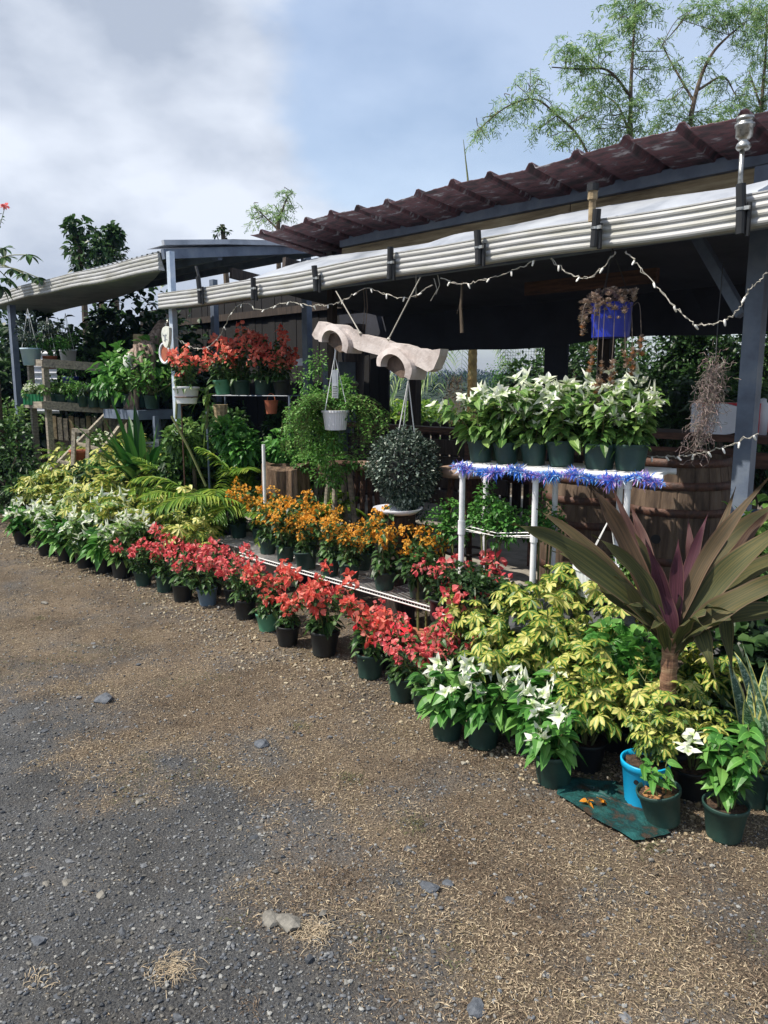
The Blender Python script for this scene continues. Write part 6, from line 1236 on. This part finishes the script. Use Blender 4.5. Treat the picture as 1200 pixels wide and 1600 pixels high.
# feathery sprigs behind roof
def feathertree(name, label, d, limbs, clusters, seed, m=M_tree, Lr=.24, per=60, root=None, lf=.032, pairs=9, dens=1.05):
    rr = rg(seed); o_ = rk(limbs[0][0][0], limbs[0][0][1], d); t = thing(name, label, 'tree', (o_[0], o_[1], 0)); o3 = np.array([o_[0], o_[1], 0]); mb = MB()
    for j, lim in enumerate(limbs):
        pts = [rk(x, y, d+dz)-o3 for x, y, dz in lim]
        if j == 0: pts = [np.array([0, 0, 0.])]+pts
        P_ = cat(pts, 6); mb.tube(P_, np.linspace(.055 if j == 0 else .022, .008, len(P_)), M_bark, 7)
    nodes = np.vstack([cat([rk(x, y, d+dz)-o3 for x, y, dz in lim], 10) for lim in limbs]); PP = []; DD = []
    for (x, y, R_, dz) in clusters:
        c_ = rk(x, y, d+dz)-o3; Rm = R_/FPX*d; nr = nodes[np.argmin(np.linalg.norm(nodes-c_, axis=1))]; 
        for tw in range(3): e = c_+rr.normal(0, .5, 3)*Rm; mb.tube(cat([nr, (nr+e)/2+rr.normal(0, .05, 3), e], 4), .006, M_bark, 4)
        for q in range(int(per*dens*(R_/40.)**2)+4):
            b_ = c_+unit(rr.normal(0, 1, 3))*Rm*rr.uniform(0, 1)**.5*np.array([1, 1, .9]); a_ = rr.uniform(0, 6.283); dr = np.array([math.cos(a_), math.sin(a_), rr.uniform(-.7, .9)]); L_ = Lr*rr.uniform(.6, 1.1)
            u = np.linspace(.1, 1, pairs)[:, None]; path = b_+dr*L_*u-np.array([0, 0, 1.])*(.55*L_*u**2); sd_ = unit(np.cross(dr, [0, 0, 1.])); 
            for sg in (1, -1): PP.append(path); DD.append(np.tile(sd_*sg+dr*.5, (pairs, 1))+rr.normal(0, .5, (pairs, 3))-[0, 0, .3])
    obj('trunk', mb, t); PP = np.vstack(PP); DD = np.vstack(DD); cr_ = MB(); cr_.leaves(PP, DD, m, rr.uniform(.7, 1.3, len(PP))*lf*2.2, lf*1.5, seg=1, droop=.2, rng=rr, shape='round', rn=np.clip(rr.normal(.45, .25, len(PP)), 0, 1)); obj('crown', cr_, t); return t
TD = 11.5
feathertree('feathery_tree', 'feathery green tree with drooping left branches above the red roof', TD, [[(985, 330, 0), (985, 215, 0), (986, 130, 0), (990, 60, 0), (994, -20, 0)], [(940, 290, 0), (905, 215, .2), (870, 180, .3), (835, 155, .4), (790, 168, .5), (745, 205, .6)], [(985, 150, 0), (950, 110, -.3), (905, 108, -.4), (862, 105, -.5)], [(986, 215, 0), (965, 165, .5), (930, 140, .7)]],
    [(752, 205, 17, .6), (775, 185, 16, .6), (800, 165, 22, .5), (832, 150, 26, .4), (828, 118, 12, .4), (868, 178, 26, .3), (850, 200, 18, .3), (885, 215, 22, .2), (905, 100, 34, -.4), (880, 75, 16, -.4), (930, 78, 28, -.3), (945, 120, 34, 0), (960, 170, 30, .3), (925, 150, 28, .5), (985, 40, 34, 0), (970, 10, 30, .2), (1010, 15, 26, 0), (1000, 85, 26, .2), (945, 210, 26, .2), (915, 185, 22, .5), (1000, 160, 22, -.3), (985, 205, 30, 0), (1015, 120, 20, .2)], 901)
feathertree('feathery_tree', 'airy tree with a dark curved branch right of the feathery tree', TD+.6, [[(1078, 300, 0), (1078, 200, 0), (1092, 130, 0), (1112, 85, 0), (1140, 55, 0), (1165, 35, 0)], [(1085, 160, 0), (1050, 100, .3), (1035, 70, .3)], [(1092, 140, 0), (1130, 120, .4), (1150, 150, .3)]],
    [(1110, 20, 36, 0), (1150, 25, 34, 0), (1080, 15, 24, .2), (1180, 15, 34, .2), (1165, 70, 24, 0), (1050, 100, 18, .3), (1062, 150, 26, .3), (1035, 190, 30, .2), (1085, 190, 26, 0), (1130, 130, 24, .4), (1120, 185, 30, 0), (1150, 165, 26, .3), (1105, 100, 16, 0), (1030, 60, 12, .3)], 902)
feathertree('feathery_tree', 'thin trunked tree at the right edge above the roof', TD+1.2, [[(1190, 300, 0), (1190, 170, 0), (1196, 90, 0), (1198, 10, 0)], [(1190, 170, 0), (1170, 110, .2)]], [(1195, 40, 36, 0), (1190, 100, 26, 0), (1175, 130, 22, .2), (1195, 160, 26, 0), (1230, 60, 50, 0), (1250, 130, 50, 0), (1170, 175, 24, 0)], 903)
feathertree('feathery_sapling', 'small feathery tree top showing above the flashing of the roof', 13., [[(435, 380, 0), (438, 340, 0), (450, 305, 0)], [(436, 360, 0), (405, 330, .1)]], [(450, 302, 12, 0), (430, 330, 16, 0), (400, 328, 12, .1), (445, 335, 12, 0), (398, 345, 8, 0), (455, 320, 8, 0)], 904, lf=.03, Lr=.2, dens=1.6)
bush(348, 360, 14, (.14, .14, .13), M_treedark, 90, .07, 'tiny leafy tip above the roof left of the feathery sapling', 815, 'tree_tip', 'tree', None, lobes=4)
mb = MB(); a_ = rk(731, 280, 9); b_ = rk(724, 218, 9); mb.tube([a_-[0, 0, 1.2], a_, b_], [.016, .012, .003], M_stem, 5); obj('agave_spike', mb, label='thin green spike standing up behind the red roof', cat='plant spike')
# behind the back opening
bush(900, 590, 9.3, (.9, .7, 1.0), M_treedark, 3200, .09, 'dark leafy tree behind the black curtain', 830, z0=1.7); bush(1000, 600, 8.2, (.9, .7, .95), M_green, 6500, .07, 'green hedge bush behind the net over the left barrel', 831, z0=1.45); bush(1090, 600, 7.7, (.9, .7, .95), M_green, 6500, .07, 'green hedge bush behind the net over the right barrel', 832, z0=1.45)
bush(1180, 600, 7.4, (.9, .7, 1.0), M_green, 6000, .08, 'green hedge bush behind the big grey post', 833, z0=1.4); bush(1290, 600, 7.2, (1.1, .8, 1.1), M_hedge, 2200, .1, 'green hedge bush outside the right edge', 834, z0=1.3)
bush(1110, 640, 6.9, (.5, .4, .4), M_treedark, 700, .12, 'dark broad leaves behind the white board', 835, z0=1.35)
bush(785, 622, 12.5, (.65, .5, .55), M_feather, 3200, .045, 'feathery light green bush right of the palm trunk', 836, z0=1.4); bush(625, 648, 15., (1.3, .7, .4), M_frond, 2200, .12, 'sunlit light green shrub just beyond the picket fence', 837, z0=.95); bush(560, 650, 10.5, (.5, .4, .6), M_treedark, 900, .09, 'dark shrub beyond the trunk post', 838, z0=1.0); bush(715, 655, 13.5, (.6, .5, .5), M_green, 900, .08, 'green shrub below the palm', 839, z0=.9); bush(845, 640, 9.0, (.5, .4, .7), M_treedark, 1400, .08, 'dark shrub left of the black curtain', 840, z0=1.2)
p = rk(737, 640, 12.0); t = thing('palm_tree', 'palm with pale ringed trunk and drooping fronds behind the fence', 'palm', (p[0], p[1], 0)); mb = MB(); zz = np.arange(0, 3.4, .05); mb.lathe([(.075+.006*(i % 2)-.004*z_, z_) for i, z_ in enumerate(zz)], mat('palm_trunk', ['#6d5a3a', '#8f7a50', '#a89a70'], .8, 7, bmp=.3), 16); obj('trunk', mb, t, smooth=True)
mb = MB(); rr = rg(845)
for i in range(13):
    a_ = i*2.4; frond(mb, rr, np.array([0, 0, 2.9-.06*(i % 5)]), (math.cos(a_), math.sin(a_), .3+.5*rr.uniform()), 1.9, 34, .45, 1.15, M_frond if i % 2 else M_tree, .02)
dL = rk(690, 600, 11.9)-rk(737, 600, 12.0); frond(mb, rr, np.array([0, 0, 2.45]), (dL[0], dL[1], .1), 1.1, 34, .5, 1.6, M_tree, .02); frond(mb, rr, np.array([0, 0, 2.6]), (dL[0]*1.3, dL[1], .3), 1.5, 34, .5, 1.4, M_tree, .02)
obj('fronds', mb, t); mb = MB(); c_ = rk(712, 625, 11.8)-[p[0], p[1], 0]; n = 900; u = rr.uniform(0, 1, n); mb.leaves(c_+np.column_stack([rr.normal(0, .1, n), rr.normal(0, .1, n), .4-.8*u]), np.column_stack([rr.normal(0, .3, (n, 2)), -np.ones(n)]), M_succb, .1, .007, seg=1, rng=rr, shape='narrow', rn=rr.uniform(.3, .9, n)); obj('seed_cluster', mb, t)
# grassy strip beyond the yard and the hill
M_far = leafmat('leaf_far', ['#142016', '#1c2e1e', '#263c24', '#324a2c'], trans=.05, rough=.8)
hm = mat('hill_woods', ['#142016', '#1f301e', '#2c4224'], .95, .05, bmp=.8, bs=.4, bd=1.)
th = np.linspace(rad(85), rad(190), 220); rr_ = np.concatenate([np.linspace(38, 120, 40), np.linspace(126, 420, 60), [480, 600]]); TH, RR = np.meshgrid(th, rr_, indexing='ij'); hx = RR*np.cos(TH); hy = RR*np.sin(TH)
s_ = np.clip((RR-60)/330, 0, 1); hz = .15+5.2*s_**1.15*(1+.25*(fbm(hx, hy, 130, 91)-.5))+(fbm(hx, hy, 9, 92, 3)-.4)*1.6*np.clip((RR-40)/40, .1, 1)*np.clip(.4+s_, 0, 1)
hb = MB(); nx, ny = hx.shape; ii = np.arange(nx-1)[:, None]*ny+np.arange(ny-1)[None]; hb.add(np.stack([hx, hy, hz], -1).reshape(-1, 3), np.stack([ii, ii+1, ii+ny+1, ii+ny], -1).reshape(-1, 4), hm); obj('hill', hb, smooth=True, kind='structure')
rr = rg(93); n = 1500; a_ = rr.uniform(rad(110), rad(165), n); r_ = 50+330*rr.uniform(0, 1, n)**1.2; s_ = np.clip((r_-60)/330, 0, 1); x_ = r_*np.cos(a_); y_ = r_*np.sin(a_)
wz = .15+5.2*s_**1.15*(1+.25*(fbm(x_, y_, 130, 91)-.5)); per = 26; d_ = unit(rr.normal(0, 1, (n*per, 3))); sz = np.repeat(.6+r_*.0035, per)
PP = np.repeat(np.stack([x_, y_, wz], -1), per, 0)+d_*sz[:, None]*np.array([1, 1, .9])+np.array([0, 0, 1.])*sz[:, None]*.5
mb = MB(); mb.leaves(PP, d_, M_far, sz*.9, sz*.6, seg=1, rng=rr, shape='round'); obj('far_woods', mb, kind='stuff', label='wooded slope of the far hill seen through the shelter')
# haze over the valley
hz_ = MB(); hz_.box((-180, 190, 10), (720, 720, 26), M_dark); ho = obj('haze', hz_, kind='stuff', label='thin blue haze over the valley')
hm_ = bpy.data.materials.new('haze'); hm_.use_nodes = True; t = hm_.node_tree; t.nodes.clear(); o_ = t.nodes.new('ShaderNodeOutputMaterial'); pv = t.nodes.new('ShaderNodeVolumePrincipled'); pv.inputs['Color'].default_value = srgb('#6f90cc'); pv.inputs['Density'].default_value = .0006; t.links.new(pv.outputs[0], o_.inputs['Volume']); ho.data.materials.clear(); ho.data.materials.append(hm_)

# ------------------------------------------------------------------ fillers under the shelters
for i, (px, py, d, r3, m, n, Lf, lb) in enumerate([
    (450, 655, 7.2, (.3, .25, .3), M_hedge, 700, .07, 'dark green leaves between the upper shelf and the feathery basket'),
    (345, 660, 7.6, (.35, .25, .22), M_green, 700, .08, 'leafy green plant under the upper wire shelf'),
    (265, 740, 7.3, (.25, .2, .25), M_green, 500, .08, 'green leaves low behind the spider lily'),
    (500, 705, 6.5, (.25, .2, .2), M_feather, 1400, .03, 'feathery green plant low behind the hanging basket')]):
    p = atD(px, py, d); z_ = p[2]-r3[2]*.4; t = thing('leafy_shrub', lb, 'shrub', (p[0], p[1], z_), group='green shrubs behind the potted flowers'); obj('foliage', mass(980+i, m, n, r3, Lf, .6), t)
    mb = MB(); mb.tube([(0, 0, -z_+.02), (.02, 0, -.1), (0, 0, 0)], [.03, .02, .015], M_bark, 6); obj('stem', mb, t)
# grass blades and weeds growing through the turf
rr = rg(990)
for i, (px, py, lb) in enumerate([(1012, 1325, 'fresh green grass sprout beside the lower right pots'), (62, 965, 'green weed patch in the dry turf at far left'), (470, 1140, 'olive grass clump in dry turf at mid yard'), (645, 1290, 'olive grass clump in dry turf right of centre'), (545, 1215, 'brown green tuft in turf below the white flowers')]):
    c = atz(px, py, 0); n = 90; P = rr.normal(0, .03, (n, 2)); a = rr.uniform(0, 6.28, n); el = rr.uniform(.2, 1.2, n)
    mb = MB(); mb.leaves(np.column_stack([P, np.zeros(n)]), np.stack([np.cos(a)*np.cos(el), np.sin(a)*np.cos(el), np.sin(el)], -1), M_straw, rr.uniform(.4, 1, n)*.04, .0025, droop=.5, seg=3, rn=np.clip(rr.normal(.93, .05, n), .8, 1), shape='narrow', rng=rr)
    obj('grass_tuft', mb, loc=(c[0], c[1], gz(c[0], c[1])+.002), label=lb, cat='grass tuft', group='green tufts in the dry turf')
